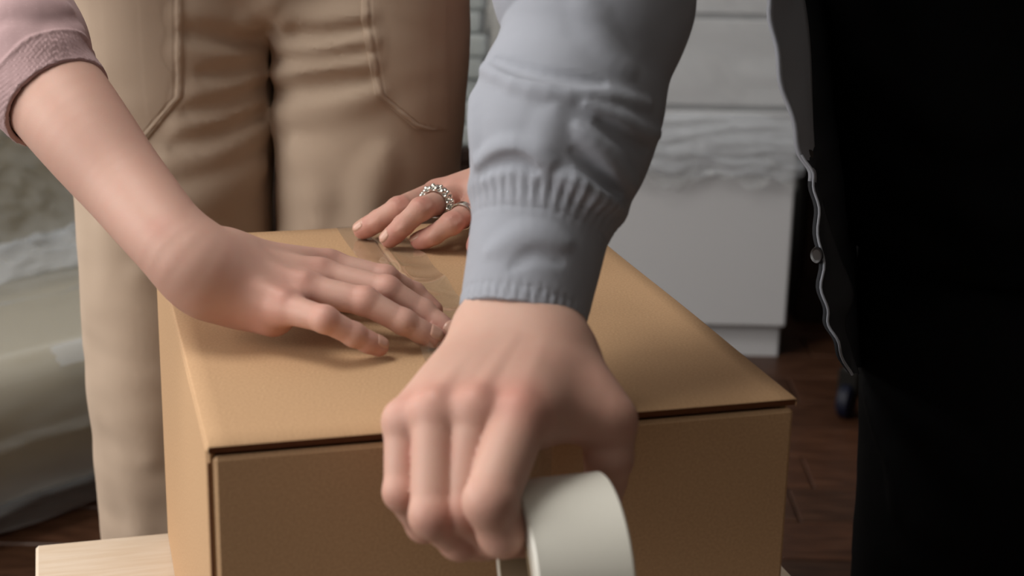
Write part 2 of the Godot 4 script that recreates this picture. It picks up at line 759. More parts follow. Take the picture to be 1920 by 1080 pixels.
func room() -> void:
	var b := block(Vector3(-2.6, -0.15, -3.6), Vector3(2.6, -0.012, 2.4))
	var floor_body := structure("floor", b[0], M.gap, b[1])
	# boards run across the view; the ones in sight are pieces of their own
	var rng := RandomNumberGenerator.new()
	rng.seed = 11
	var lengths := [0.9, 1.15, 1.4]
	var meshes := []
	for l in lengths:
		meshes.append(chamfered(Vector3(l - 0.003, 0.014, 0.117), 0.0015))
	var z := -3.55
	while z < -0.2:
		var x := -1.75 - rng.randf() * 0.8
		while x < 1.6:
			var k := rng.randi() % 3
			var l: float = lengths[k]
			part("plank", meshes[k], M.planks[rng.randi() % 4], floor_body, Vector3(x + l * 0.5, -0.005, z + 0.06) - floor_body.position)
			x += l
		z += 0.12
	b = block(Vector3(-2.6, 2.6, -3.6), Vector3(2.6, 2.75, 2.4))
	structure("ceiling", b[0], M.wall, b[1])
	b = block(Vector3(-2.75, -0.15, -3.75), Vector3(2.75, 2.75, -3.6))
	structure("wall_back", b[0], M.wall, b[1])
	b = block(Vector3(-2.75, -0.15, 2.4), Vector3(2.75, 2.75, 2.55))
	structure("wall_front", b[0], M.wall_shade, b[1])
	b = block(Vector3(2.6, -0.15, -3.6), Vector3(2.75, 2.75, 2.4))
	structure("wall_right", b[0], M.wall_brown, b[1])
	# the left wall with its two window openings
	var st := SurfaceTool.new()
	st.begin(Mesh.PRIMITIVE_TRIANGLES)
	for w in [[-3.6, -3.2, -0.15, 2.75], [-3.2, -1.4, -0.15, 0.75], [-3.2, -1.4, 2.35, 2.75], [-1.4, -0.9, -0.15, 2.75], [-0.9, 0.7, -0.15, 0.75], [-0.9, 0.7, 2.35, 2.75], [0.7, 2.4, -0.15, 2.75]]:
		var lo := Vector3(-2.75, w[2], w[0])
		var hi := Vector3(-2.6, w[3], w[1])
		add_chamfered(st, Transform3D(Basis.IDENTITY, (lo + hi) * 0.5), hi - lo, 0.001)
	structure("wall_left", st.commit(), M.wall, Vector3.ZERO)
	for w in [["window_1", -3.2, -1.4], ["window_2", -0.9, 0.7]]:
		var o := Node3D.new()
		o.name = w[0]
		o.position = Vector3(-2.675, 0.75, (w[1] + w[2]) * 0.5)
		o.set_meta("kind", "structure")
		add_child(o)
		var wd: float = w[2] - w[1]
		var f := SurfaceTool.new()
		f.begin(Mesh.PRIMITIVE_TRIANGLES)
		for e in [[0.0, 0.03, wd, 0.06], [0.0, 1.57, wd, 0.06]]:
			add_chamfered(f, Transform3D(Basis.IDENTITY, Vector3(0, e[1], e[0])), Vector3(0.07, e[3], e[2]), 0.004)
		for e in [-wd * 0.5 + 0.03, 0.0, wd * 0.5 - 0.03]:
			add_chamfered(f, Transform3D(Basis.IDENTITY, Vector3(0, 0.8, e)), Vector3(0.07, 1.48, 0.06), 0.004)
		part("window_frame", f.commit(), M.white, o)
		for s in [-1, 1]:
			part("pane", chamfered(Vector3(0.006, 1.48, wd * 0.5 - 0.09), 0.001), M.glass, o, Vector3(0, 0.8, s * wd * 0.25))
		part("window_sill", chamfered(Vector3(0.2, 0.03, wd), 0.006), M.white, o, Vector3(0.12, -0.016, 0))
	b = block(Vector3(-2.6, 0.0, -3.6), Vector3(2.6, 0.09, -3.585))
	structure("baseboard_back", b[0], M.white, b[1])


# ---------------------------------------------------------------- table, box, tape strip
func table_and_box() -> void:
	var lx := -0.111
	var wide := 0.614
	var deep := 0.62
	var back := 0.469
	var t := thing("table", "low pale wooden table under the cardboard box", "table", CORNER + Vector3(0, -CORNER.y, 0), TURN)
	var ht := CORNER.y - BOX.y
	var mid := Vector3(lx + wide * 0.5, 0, -(back - deep * 0.5))
	part("tabletop", chamfered(Vector3(wide, 0.026, deep), 0.0025), M.pale_wood, t, mid + Vector3(0, ht - 0.013, 0))
	for sx in [-1, 1]:
		for sz in [-1, 1]:
			part("leg", chamfered(Vector3(0.045, ht - 0.026, 0.045), 0.004), M.pale_wood, t, mid + Vector3(sx * (wide * 0.5 - 0.05), (ht - 0.026) * 0.5, sz * (deep * 0.5 - 0.05)))
	for sz in [-1, 1]:
		part("apron", chamfered(Vector3(wide - 0.145, 0.06, 0.018), 0.002), M.pale_wood, t, mid + Vector3(0, ht - 0.0565, sz * (deep * 0.5 - 0.05)))
	for sx in [-1, 1]:
		part("apron", chamfered(Vector3(0.018, 0.06, deep - 0.145), 0.002), M.pale_wood, t, mid + Vector3(sx * (wide * 0.5 - 0.05), ht - 0.0565, 0))

	# the box: corrugated walls, two top flaps that meet under the tape, dark cut edges at the front
	var o := thing("cardboard_box", "closed brown corrugated cardboard box being taped shut on the low table", "box", CORNER + Vector3(0, -BOX.y, 0), TURN)
	var w := BOX.x
	var h := BOX.y
	var d := BOX.z
	var th := 0.005
	part("front_panel", chamfered(Vector3(w - 0.003, h - 0.0075, th), 0.0024), M.card, o, Vector3(w * 0.5 + 0.0018, (h - 0.0075) * 0.5, -th * 0.5 + 0.0036))
	part("back_panel", chamfered(Vector3(w - 0.004, h - 0.006, th), 0.0018), M.card, o, Vector3(w * 0.5, (h - 0.006) * 0.5, -d + th * 0.5))
	var side := chamfered(Vector3(th, h - 0.0055, d - 0.006), 0.0022)
	part("side_panel", side, M.card, o, Vector3(th * 0.5, (h - 0.0055) * 0.5, -d * 0.5 - 0.0035))
	part("side_panel", side, M.card, o, Vector3(w - th * 0.5, (h - 0.0055) * 0.5, -d * 0.5 - 0.001))
	part("bottom_panel", chamfered(Vector3(w - 2.2 * th, th, d - 2.2 * th), 0.001), M.card, o, Vector3(w * 0.5, th * 0.5, -d * 0.5))
	# flaps, slightly bowed, with a cut core showing along the front edge
	var seam := 0.1762
	for f in [[0.0003, seam - 0.0008, -1.0], [seam + 0.0008, w + 0.0015, 1.0]]:
		var rows := []
		var rims := []
		var nx := 14
		var nz := 24
		for j in nz + 1:
			var row := []
			var zz := lerpf(0.0025, -d + 0.0005, float(j) / nz)
			var fr: Array = []
			for i in nx + 1:
				var xx := lerpf(f[0], f[1], float(i) / nx)
				row.append(Vector3(xx, bow(xx, -zz), zz))
			# round the ends down over the cut edge
			var a: Vector3 = row[0]
			var b: Vector3 = row[nx]
			var full := [a + Vector3(0.0, -th, 0), a + Vector3(-0.0004, -0.0012, 0)]
			full.append(a + Vector3(0.0012, 0.0, 0))
			for i in range(1, nx):
				full.append(row[i])
			full.append_array([b + Vector3(-0.0012, 0, 0), b + Vector3(0.0004, -0.0012, 0), b + Vector3(0, -th, 0)])
			rows.append(full)
		var first: Array = []
		var firstlow: Array = []
		for p in rows[0]:
			first.append(p + Vector3(0, -0.0012, 0.0009))
			firstlow.append(Vector3(p.x, minf(p.y, 0.0) - th * 0.55, p.z + 0.0002))
		rows.push_front(first)
		var last: Array = []
		for p in rows[-1]:
			last.append(p + Vector3(0, -th, 0))
		rows.append(last)
		var flap := part("top_flap", sheet(rows, false, false), M.card, o, Vector3(0, h, 0))
		# the cut edge that shows its dark flutes
		var lip := []
		for k in 2:
			var lrow := []
			for i in 25:
				var xx := lerpf(f[0] + 0.0005, f[1] - 0.0005, i / 24.0)
				lrow.append(Vector3(xx, bow(xx, 0) - 0.0012 - k * 0.0044, 0.0030 - k * 0.0012))
			lip.append(lrow)
		part("cut_edge", sheet(lip), M.card_core, flap)
	part("cut_edge", chamfered(Vector3(0.0016, h - 0.012, 0.0012), 0.0003), M.card_core, o, Vector3(0.0011, (h - 0.012) * 0.5, -0.0004))

	# clear tape: along the seam, over the front edge and down behind the hand
	var tp := thing("tape_strip", "clear shiny packing tape strip along the seam of the box lid", "tape", CORNER, TURN)
	var rows2 := []
	var nz2 := 110
	for j in nz2 + 1:
		var s := float(j) / nz2
		var row := []
		var along := lerpf(d + 0.03, -0.06, s)
		for i in 17:
			var v := i / 16.0
			var xx := lerpf(0.1515, 0.203, v) + 0.0006 * sin(along * 40.0)
			var yy := 0.0006
			var zz := -along
			if along > d + 0.001:
				yy = -(along - d)
				zz = -d - 0.0015
			elif along < 0.0:
				yy = along
				zz = 0.0070
			else:
				# slack and wrinkles where it has not been pressed down yet
				var loose := smoothstep(0.40, 0.31, along) * smoothstep(0.07, 0.14, along)
				yy = bow(xx, along) + 0.0007
				yy += 0.0042 * exp(-pow((xx - 0.1755 - 0.002 * sin(along * 23.0)) / 0.0022, 2.0)) * smoothstep(0.05, 0.12, along) * smoothstep(0.45, 0.36, along)
				yy += loose * (0.0085 * pow(v, 6.0) * (0.75 + 0.25 * sin(along * 75.0)) + 0.0012 * pow(1.0 - v, 5.0))
				yy += loose * 0.0005 * sin(along * 160.0 + v * 9.0)
				# a pinched fold beside the fingertips
				yy += 0.007 * exp(-pow((along - 0.128) / 0.006, 2.0) - pow((v - 0.2) / 0.25, 2.0)) * (1.0 + 0.5 * sin(v * 60.0))
			row.append(Vector3(xx, yy, zz))
		rows2.append(row)
	part("strip", sheet(rows2, false, true), M.film, tp)


func bow(x: float, along: float) -> float:
	var m := 0.1762
	var u := (x / m) if x < m else (BOX.x - x) / (BOX.x - m)
	return -0.0012 * sin(PI * clampf(u, 0, 1)) * sin(PI * clampf(along / BOX.z, 0, 1)) + 0.0005 * sin(x * 31.0 + along * 17.0) * sin(PI * clampf(along / BOX.z, 0, 1))


# ---------------------------------------------------------------- things behind
func profile_run(profile: Array, x0: float, x1: float, n: int, wob: Callable) -> ArrayMesh:
	var rows := []
	for j in n + 1:
		var row := []
		var x := lerpf(x0, x1, float(j) / n)
		for i in profile.size():
			var p: Vector2 = profile[i]
			row.append(wob.call(Vector3(x, p.y, p.x), i))
		rows.append(row)
	# close both ends
	for e in 2:
		var src: Array = rows[0 if e == 0 else -1]
		var c := Vector3.ZERO
		for p in src:
			c += p
		c /= src.size()
		var flat := []
		for p in src:
			flat.append(p.lerp(c, 0.999))
		if e == 0:
			rows.push_front(flat)
		else:
			rows.append(flat)
	return sheet(rows, true, true)


func rounded(pts: Array, r: float, n := 5, gap := 0.02) -> Array:
	var out := []
	var m := pts.size()
	for i in m:
		var p: Vector2 = pts[i]
		var a: Vector2 = (pts[(i + m - 1) % m] - p)
		var b: Vector2 = (pts[(i + 1) % m] - p)
		var k := minf(r, minf(a.length(), b.length()) * 0.48)
		var s := p + a.normalized() * k
		var e := p + b.normalized() * k
		for j in n + 1:
			var t := float(j) / n
			out.append(s.lerp(p, t).lerp(p.lerp(e, t), t))
	# break up long straight stretches
	var dense := []
	for i in out.size():
		var p: Vector2 = out[i]
		var q2: Vector2 = out[(i + 1) % out.size()]
		var k := maxi(1, int(p.distance_to(q2) / gap))
		for j in k:
			dense.append(p.lerp(q2, float(j) / k))
	return dense


func background_things() -> void:
	# low sofa wrapped in clear film: its front runs from the left edge back towards the right
	var along := Vector3(0.67, 0, -0.742).normalized()
	var s := thing("sofa", "low beige sofa wrapped in clear plastic film, at the left behind the woman", "sofa", Vector3(-0.60, 0, -2.07))
	s.rotation.y = atan2(-along.z, along.x)
	# local: x along the front, -z to the rear
	var same := func(p: Vector3, _i: int) -> Vector3: return p
	var seat := rounded([Vector2(0, 0.035), Vector2(0, 0.235), Vector2(-0.5, 0.255), Vector2(-0.5, 0.035)], 0.07)
	part("seat", profile_run(seat, -1.1, 0.42, 30, same), M.sofa, s)
	var rest := rounded([Vector2(-0.44, 0.19), Vector2(-0.52, 0.62), Vector2(-0.68, 0.64), Vector2(-0.70, 0.04), Vector2(-0.50, 0.04)], 0.06)
	part("backrest", profile_run(rest, -1.1, 0.42, 30, same), M.sofa, s)
	for x in [-1.0, 0.34]:
		for z in [-0.06, -0.62]:
			part("foot", chamfered(Vector3(0.05, 0.036, 0.05), 0.004), M.sofa_dark, s, Vector3(x, 0.018, z))
	part("base_rail", chamfered(Vector3(1.46, 0.02, 0.6), 0.004), M.sofa_dark, s, Vector3(-0.34, 0.03, -0.34))
	var fn := FastNoiseLite.new()
	fn.seed = 3
	fn.frequency = 9.0
	fn.fractal_octaves = 3
	var wrinkle := func(p: Vector3, _i: int) -> Vector3:
		var c := Vector3(p.x, 0.3, -0.35)
		var out := (p - c).normalized()
		var k := fn.get_noise_3d(p.x * 0.25, p.y * 0.9, p.z * 0.9)
		var crease := exp(-pow((p.z + 0.43) / 0.09, 2.0)) * 0.025 * fn.get_noise_3d(p.x * 3.0, p.y * 4.0 + 7.0, p.z * 4.0)
		var welt := 0.0
		var drift := 0.02 * fn.get_noise_1d(p.x * 0.5)
		if p.z > 0.0 and p.y < 0.21:
			for y0 in [0.068, 0.15]:
				welt += 0.008 * exp(-pow((p.y - y0 - drift) / 0.006, 2.0))
		elif p.y > 0.2 and p.y < 0.34 and p.z > -0.42:
			for z0 in [-0.30, -0.225, -0.03]:
				welt += 0.009 * exp(-pow((p.z - z0 - drift) / 0.007, 2.0))
		return p + out * (0.010 + 0.012 * k + welt + crease)
	var film_profile := rounded([Vector2(0.012, 0.012), Vector2(0.012, 0.25), Vector2(-0.40, 0.275), Vector2(-0.50, 0.64), Vector2(-0.70, 0.66), Vector2(-0.72, 0.012)], 0.06, 9, 0.006)
	part("plastic_wrap", profile_run(film_profile, -1.13, 0.45, 110, wrinkle), M.wrap, s)

	# the film bunched up in the fold of the seat, and a pale strip standing in for a reflection on it
	var bunch := []
	for j in 121:
		var row := []
		var x := lerpf(-1.0, 0.40, j / 120.0)
		for i in 25:
			var v := i / 24.0
			var lump := sin(PI * v)
			row.append(Vector3(x, 0.272 + lump * (0.026 + 0.022 * fn.get_noise_2d(x * 0.8, v * 0.5)) + 0.010 * fn.get_noise_2d(x * 0.9 + 4.0, v * 1.3), lerpf(-0.27, -0.425, v) + 0.012 * fn.get_noise_2d(x * 1.2 + 9.0, v * 0.5)))
		bunch.append(row)
	part("bunched_film", sheet(bunch), M.crumple, s)
	var bit := []
	for j in 9:
		var row := []
		for i in 13:
			var an := lerpf(0.62, 1.0, i / 12.0)
			row.append(Vector3(lerpf(-0.012, 0.058, j / 8.0) + 0.002 * sin(i * 1.3), 0.180 + 0.088 * sin(an), -0.058 + 0.088 * cos(an)))
		bit.append(row)
	part("painted_glint", sheet(bit, false, true), M.crumple, s)  # a highlight on the film, made as a whitish strip

	# white drawer cabinet, wrapped in film as well
	var c := thing("drawer_cabinet", "white drawer cabinet loosely wrapped in plastic film, behind the man's arm", "cabinet", Vector3(0.236, 0, -3.03))
	part("carcass", chamfered(Vector3(0.51, 0.90, 0.44), 0.003), M.white, c, Vector3(0, 0.51, 0))
	part("plinth", chamfered(Vector3(0.50, 0.058, 0.42), 0.003), M.white, c, Vector3(0, 0.029, 0))
	for f in [[0.068, 0.455], [0.465, 0.612], [0.622, 0.780], [0.790, 0.950]]:
		var dr := part("drawer_front", chamfered(Vector3(0.508, f[1] - f[0], 0.018), 0.003), M.white, c, Vector3(0, (f[0] + f[1]) * 0.5, 0.2295))
		if f[0] > 0.6:
			part("handle", chamfered(Vector3(0.12, 0.012, 0.02), 0.004), M.grey_metal, dr, Vector3(0, 0.02, 0.018))
	var rows := []
	var f2 := FastNoiseLite.new()
	f2.seed = 8
	f2.frequency = 5.0
	f2.fractal_octaves = 3
	for j in 61:
		var row := []
		var y := lerpf(0.97, 0.335, j / 60.0)
		for i in 61:
			var x := lerpf(-0.285, 0.285, i / 60.0)
			var edge := smoothstep(0.25, 0.285, absf(x))
			var lowest := smoothstep(0.44, 0.36, y)
			var k := f2.get_noise_3d(x * 1.1, y * 3.0, 0.0)
			var diag := sin((x * 0.9 + y) * 46.0) * 0.5 + 0.5
			row.append(Vector3(x * lerpf(1.0, 0.93, edge), y + lowest * 0.03 * f2.get_noise_1d(x * 3.0), 0.246 + 0.008 * k + lowest * (0.016 + 0.022 * absf(f2.get_noise_3d(x * 4.0, y * 9.0, 3.0))) + 0.006 * diag * (1.0 - lowest) - edge * 0.1))
		rows.append(row)
	part("plastic_wrap", sheet(rows), M.wrap, c)
	var bunch2 := []
	for j in 25:
		var row := []
		for i in 91:
			var x := lerpf(-0.262, 0.262, i / 90.0)
			var v := j / 24.0
			row.append(Vector3(x, lerpf(0.455, 0.345, v) + 0.016 * f2.get_noise_2d(x * 2.0, v * 0.6) * v, 0.262 + 0.014 * sin(PI * v) + 0.011 * f2.get_noise_2d(x * 1.3, v * 1.1)))
		bunch2.append(row)
	part("bunched_film", sheet(bunch2), M.crumple, c)

	# film-wrapped stack of flat panels on a dark chest, seen between the woman and the sleeve
	var ch := thing("wooden_chest", "dark brown wooden chest under the wrapped grey panels", "chest", Vector3(-0.285, 0, -3.05))
	part("body", chamfered(Vector3(0.44, 0.33, 0.36), 0.004), M.dark_wood, ch, Vector3(0, 0.175, 0))
	part("lid", chamfered(Vector3(0.46, 0.028, 0.38), 0.004), M.dark_wood, ch, Vector3(0, 0.354, 0))
	for x in [-0.19, 0.19]:
		part("foot", chamfered(Vector3(0.04, 0.012, 0.3), 0.002), M.sofa_dark, ch, Vector3(x, 0.006, 0))
	for k in 9:
		var names := ["lowest", "second lowest", "third lowest", "fourth lowest", "middle", "fourth from the top", "third from the top", "second from the top", "topmost"]
		var pn := thing("packed_panel", "grey panel in clear film, %s of the stack on the chest" % names[mini(k, 8)], "panel", Vector3(-0.285 + 0.006 * sin(k * 2.1), 0.3685 + k * 0.0400, -3.05 + 0.01 * cos(k * 1.7)))
		pn.set_meta("group", "wrapped panels stacked on the dark chest")
		part("board", chamfered(Vector3(0.45, 0.037, 0.34), 0.003), M.grey_panel, pn, Vector3(0, 0.018, 0))
		var wr := rounded([Vector2(0.175, 0.0005), Vector2(0.180, 0.0394), Vector2(-0.175, 0.0394), Vector2(-0.175, 0.0005)], 0.012)
		part("plastic_wrap", profile_run(wr, -0.232, 0.232, 20, func(p: Vector3, _i: int) -> Vector3: return p + Vector3(0, 0.0, 0.004 * fn.get_noise_3d(p.x * 2.0, p.y * 30.0 + k * 5.0, p.z))), M.wrap, pn)

	# dark wardrobe to the right of the cabinet
	var wd := thing("wardrobe", "tall dark brown wooden wardrobe standing right of the white cabinet", "wardrobe", Vector3(1.03, 0, -3.28))
	part("body", chamfered(Vector3(0.96, 1.9, 0.5), 0.004), M.dark_wood, wd, Vector3(0, 0.95, 0))
	for sx in [-1, 1]:
		var dr2 := part("door", chamfered(Vector3(0.474, 1.78, 0.02), 0.004), M.dark_wood, wd, Vector3(sx * 0.239, 0.98, 0.261))
		part("knob", turned([Vector2(0, 0), Vector2(0.008, 0), Vector2(0.014, 0.018), Vector2(0.008, 0.028), Vector2(0, 0.03)], Vector3.ZERO, Vector3.BACK, 16), M.grey_metal, dr2, Vector3(-sx * 0.2, 0.0, 0.01))

	# trolley with blue castors, mostly behind the man
	var tr := thing("trolley", "grey metal trolley on blue castors, mostly hidden behind the man", "trolley", Vector3(0.852, 0, -2.562), -0.5)
	for sx in [-1, 1]:
		for sz in [-1, 1]:
			var foot := Vector3(sx * 0.245, 0, sz * 0.17)
			part("post", turned([Vector2(0, 0.075), Vector2(0.009, 0.075), Vector2(0.009, 0.85), Vector2(0, 0.85)], Vector3.ZERO, Vector3.UP, 14), M.grey_metal, tr, foot)
			var cs := part("castor", turned([Vector2(0, -0.012), Vector2(0.022, -0.012), Vector2(0.029, -0.007), Vector2(0.029, 0.007), Vector2(0.022, 0.012), Vector2(0, 0.012)], Vector3.ZERO, Vector3.RIGHT, 24), M.blue_rubber, tr, foot + Vector3(0, 0.0305, 0.008))
			part("fork", chamfered(Vector3(0.034, 0.05, 0.02), 0.003), M.sofa_dark, cs, Vector3(0, 0.028, -0.006))
	for y in [0.14, 0.48, 0.84]:
		part("shelf", chamfered(Vector3(0.5, 0.02, 0.36), 0.004), M.grey_metal, tr, Vector3(0, y, 0))


# ---------------------------------------------------------------- people
# colour of skin: base, redder at knuckles and fingertips
func skin_tint(base: Color, spots: Array) -> Callable:
	var pts := PackedVector3Array()
	var rad := PackedFloat32Array()
	var red := PackedFloat32Array()
	for s in spots:
		pts.append(s[0])
		rad.append(1.0 / (s[1] * s[1]))
		red.append(s[2])
	var mottle := FastNoiseLite.new()
	mottle.seed = 31
	mottle.frequency = 55.0
	mottle.fractal_octaves = 3
	return func(p: Vector3, _n: Vector3) -> Color:
		var k := 0.0
		for i in pts.size():
			var e := p.distance_squared_to(pts[i]) * rad[i]
			if e < 5.0:
				k += red[i] * exp(-e)
		k = clampf(k + 0.12 * mottle.get_noise_3dv(p), -0.6, 1.2)
		return Color(base.r * (1.0 - 0.05 * k), base.g * (1.0 - 0.30 * k), base.b * (1.0 - 0.30 * k))


# a nail: a curved plate that follows the tip of a finger
func nail(from: Vector3, tip: Vector3, r: float, r_from: float, out: Vector3, length := 0.0120, spread := 0.95) -> ArrayMesh:
	var ax := (tip - from).normalized()
	out = (out - ax * out.dot(ax)).normalized()
	var side := ax.cross(out)
	var rows := []
	for j in 9:
		var v := j / 8.0 * 2.0 - 1.0
		var row := []
		for i in 11:
			var u := i / 10.0 * 2.0 - 1.0
			# from a square to a rounded outline
			var uu := u * sqrt(1.0 - v * v * 0.42)
			var vv := v * sqrt(1.0 - u * u * 0.42)
			var rim := maxf(absf(u), absf(v))
			var ang := uu * spread
			var lift := 0.00055 - 0.0016 * pow(rim, 8.0)
			var rr := lerpf(r, r_from, maxf(0.0, 0.1 - vv) * length * 0.5 / tip.distance_to(from)) + lift - 0.0010 * maxf(0.0, vv) * maxf(0.0, vv)
			row.append(tip + ax * (vv * length * 0.5 - r * 0.12) + (out * cos(ang) + side * sin(ang)) * rr - out * 0.0002)
		rows.append(row)
	return sheet(rows, false, false)


# a fold of cloth (or, when proud is below zero, the valley beside one) along points on the surface as seen from a place
func ridge(f: Field, pts: Array, r: float, proud: float, from: Vector3) -> void:
	var steps := 9
	var line := []
	for i in pts.size():
		var dir: Vector3 = (pts[i] - from).normalized()
		pts[i] = f.meet(pts[i] - dir * 0.12, dir)
	var n := pts.size() - 1
	for j in steps + 1:
		var u := float(j) / steps * n
		var k := mini(int(u), n - 1)
		var p: Vector3 = pts[k].cubic_interpolate(pts[k + 1], pts[maxi(k - 1, 0)], pts[mini(k + 2, n)], u - k)
		var dir := (p - from).normalized()
		p = f.meet(p - dir * 0.03, dir)
		var taper := sqrt(sin(PI * clampf(float(j) / steps, 0.03, 0.97)))
		var nrm := f.slope(p, f.all)
		line.append([p + nrm * (proud * taper - r * taper if proud > 0.0 else proud * taper + r * taper), r * taper])
	f.group(0.0, 2 if proud > 0.0 else 3)
	for j in steps:
		f.bone(line[j][0], line[j][1], line[j + 1][0], line[j + 1][1])


const EYE := Vector3(0, 0.97, 0)


func finger(f: Field, ps: Array, rs: Array, out: Vector3) -> void:
	f.group(0.003, 1)
	f.chain(ps, rs)
	# the knuckles stand a little proud
	for i in range(1, ps.size() - 1):
		f.bone(ps[i] + out * rs[i] * 0.05, rs[i] * 0.98)
	# a fuller pad under the tip
	var n := ps.size()
	f.bone(ps[n - 1].lerp(ps[n - 2], 0.45) - out * rs[n - 1] * 0.14, rs[n - 1] * 1.02)


# fine creases across the joints of a finger
func creases(f: Field, ps: Array, rs: Array, out: Vector3, joints: Array, deep := 0.0006) -> void:
	f.group(0.0, 3)
	for j in joints:
		var ax: Vector3 = (ps[mini(j + 1, ps.size() - 1)] - ps[j - 1]).normalized()
		var side := ax.cross(out).normalized()
		for o in [-0.0028, 0.0, 0.003]:
			var c: Vector3 = ps[j] + ax * o
			var up: Vector3 = (out - ax * out.dot(ax)).normalized()
			var r: float = rs[j] * 1.13
			var rr := 0.0009
			for k in 4:
				var t0 := -0.55 + 1.1 * k / 4.0
				var t1 := -0.55 + 1.1 * (k + 1) / 4.0
				f.bone(c + (up * cos(t0) + side * sin(t0)) * (r + rr - deep), rr, c + (up * cos(t1) + side * sin(t1)) * (r + rr - deep), rr)


func cut_sleeve(hem: Vector3, axis: Vector3, thick: float, deep: float) -> Callable:
	return func(p: Vector3, d: float) -> float:
		var s := (p - hem).dot(axis)
		if s > -deep:
			d = maxf(d, -(d + thick))
		return maxf(d, s)


func woman() -> void:
	var w := thing("person", "person in khaki trousers and a pink sweater pressing tape onto the box with both hands", "person", Vector3(-0.23, 0, -1.5))
	var lit := Color(0.59, 0.355, 0.285)

	# --- right arm and hand, seen from the little finger's side
	var f := Field.new()
	var elbow := Vector3(-0.4275, 0.8355, -1.2648)
	var fore := Vector3(-0.3182, 0.7584, -1.1320)
	var mid := Vector3(-0.2630, 0.7118, -1.0814)
	var wrist := Vector3(-0.2139, 0.6755, -1.0354)
	var up := Vector3(-0.05, 0.9, 0.42).normalized()
	f.sk[0] = 0.026
	f.group(0.0)
	f.limb([Vector3(-0.5087, 1.0092, -1.4319), elbow, fore, mid, wrist, Vector3(-0.1957, 0.6625, -1.0489)], [0.045, 0.043, 0.0365, 0.0300, 0.0258, 0.0225])
	f.group(0.014)
	var cu := Vector3(-0.1970, 0.6555, -1.0449)
	var cr := Vector3(-0.1934, 0.6655, -1.0672)
	var mcp := [Vector3(-0.1484, 0.6465, -1.0211), Vector3(-0.1371, 0.6535, -1.0397), Vector3(-0.1291, 0.6565, -1.0627), Vector3(-0.1271, 0.6535, -1.0956)]
	f.bone(cu, 0.0165, mcp[0], 0.0108)
	f.bone(cu.lerp(cr, 0.33), 0.0165, mcp[1], 0.0112)
	f.bone(cu.lerp(cr, 0.66), 0.0165, mcp[2], 0.0112)
	f.bone(cr, 0.0160, mcp[3], 0.0110)
	f.bone(Vector3(-0.2061, 0.6515, -1.0552), 0.0195, Vector3(-0.1583, 0.6365, -1.0369), 0.0150)
	f.bone(Vector3(-0.1976, 0.6615, -1.0395), 0.0215, Vector3(-0.1667, 0.6485, -1.0432), 0.0165)
	f.bone(Vector3(-0.1760, 0.6415, -1.0556), 0.017, Vector3(-0.1527, 0.6375, -1.0827), 0.015)
	f.bone(Vector3(-0.1923, 0.6505, -1.1013), 0.016, Vector3(-0.1660, 0.6335, -1.1238), 0.012)
	var fp := [
		[mcp[0], Vector3(-0.1197, 0.6455, -1.0011), Vector3(-0.1015, 0.6335, -1.0069), Vector3(-0.0862, 0.6235, -1.0136)],
		[mcp[1], Vector3(-0.0968, 0.6485, -1.0322), Vector3(-0.0710, 0.6355, -1.0296), Vector3(-0.0517, 0.6240, -1.0330)],
		[mcp[2], Vector3(-0.0840, 0.6505, -1.0520), Vector3(-0.0596, 0.6355, -1.0513), Vector3(-0.0401, 0.6240, -1.0416)],
		[mcp[3], Vector3(-0.0880, 0.6475, -1.0885), Vector3(-0.0690, 0.6335, -1.0990), Vector3(-0.0549, 0.6235, -1.0944)],
		[Vector3(-0.1660, 0.6335, -1.1238), Vector3(-0.1407, 0.6275, -1.1190), Vector3(-0.1210, 0.6245, -1.1120)],
	]
	var fr := [
		[0.0104, 0.0086, 0.0076, 0.0068],
		[0.0110, 0.0094, 0.0084, 0.0073],
		[0.0110, 0.0095, 0.0085, 0.0074],
		[0.0108, 0.0093, 0.0083, 0.0072],
		[0.0120, 0.0100, 0.0088],
	]
	for i in 5:
		finger(f, fp[i], fr[i], up)
	f.group(0.003, 2)
	f.bone(Vector3(-0.2306, 0.6917, -1.0399), 0.0102)
	# tendons that show on the back of the hand
	for i in 4:
		f.bone(cu.lerp(cr, i / 3.0) + up * 0.0135, 0.0028, mcp[i] + up * 0.0092, 0.0036)
	var spots := [[Vector3(-0.2280, 0.6948, -1.0283), 0.0095, 0.6]]
	for i in 4:
		spots.append([fp[i][1] + up * 0.008, 0.0095, 0.45])
		spots.append([fp[i][2] + up * 0.006, 0.006, 0.3])
		spots.append([fp[i][3], 0.011, 0.7])
		spots.append([mcp[i] + up * 0.008, 0.012, 0.35])
	spots.append([Vector3(-0.1612, 0.6355, -1.0283), 0.03, 0.45])
	spots.append([Vector3(-0.1796, 0.6655, -0.9774), 0.03, -0.25])
	f.tint = skin_tint(lit, spots)
	var into := lists()
	f.mesh(0.0019, Vector3(-0.3935, 0.7814, -1.1964) + Vector3(-0.03, -0.22, -0.10), Vector3(-0.0317, 0.6155, -1.0517) + Vector3(0.02, 0.30, 0.12), into)

	# --- left hand, fingers pointing back across the box
	var g := Field.new()
	var lm := [Vector3(-0.0647, 0.6465, -1.3504), Vector3(-0.0470, 0.6485, -1.3358), Vector3(-0.0320, 0.6445, -1.3088), Vector3(-0.0173, 0.6395, -1.2768)]
	var lw := Vector3(0.0092, 0.6675, -1.3100)
	var up2 := Vector3(0.1, 0.9, 0.42).normalized()
	g.sk[0] = 0.018
	g.group(0.0)
	g.limb([lw, Vector3(0.0522, 0.7780, -1.4668), Vector3(-0.02, 1.27, -1.52)], [0.024, 0.038, 0.045])
	g.group(0.014)
	var c1 := Vector3(-0.0153, 0.6595, -1.3524)
	var c2 := Vector3(-0.0034, 0.6515, -1.2794)
	for i in 4:
		g.bone(c1.lerp(c2, i / 3.0), 0.016, lm[i], 0.0108)
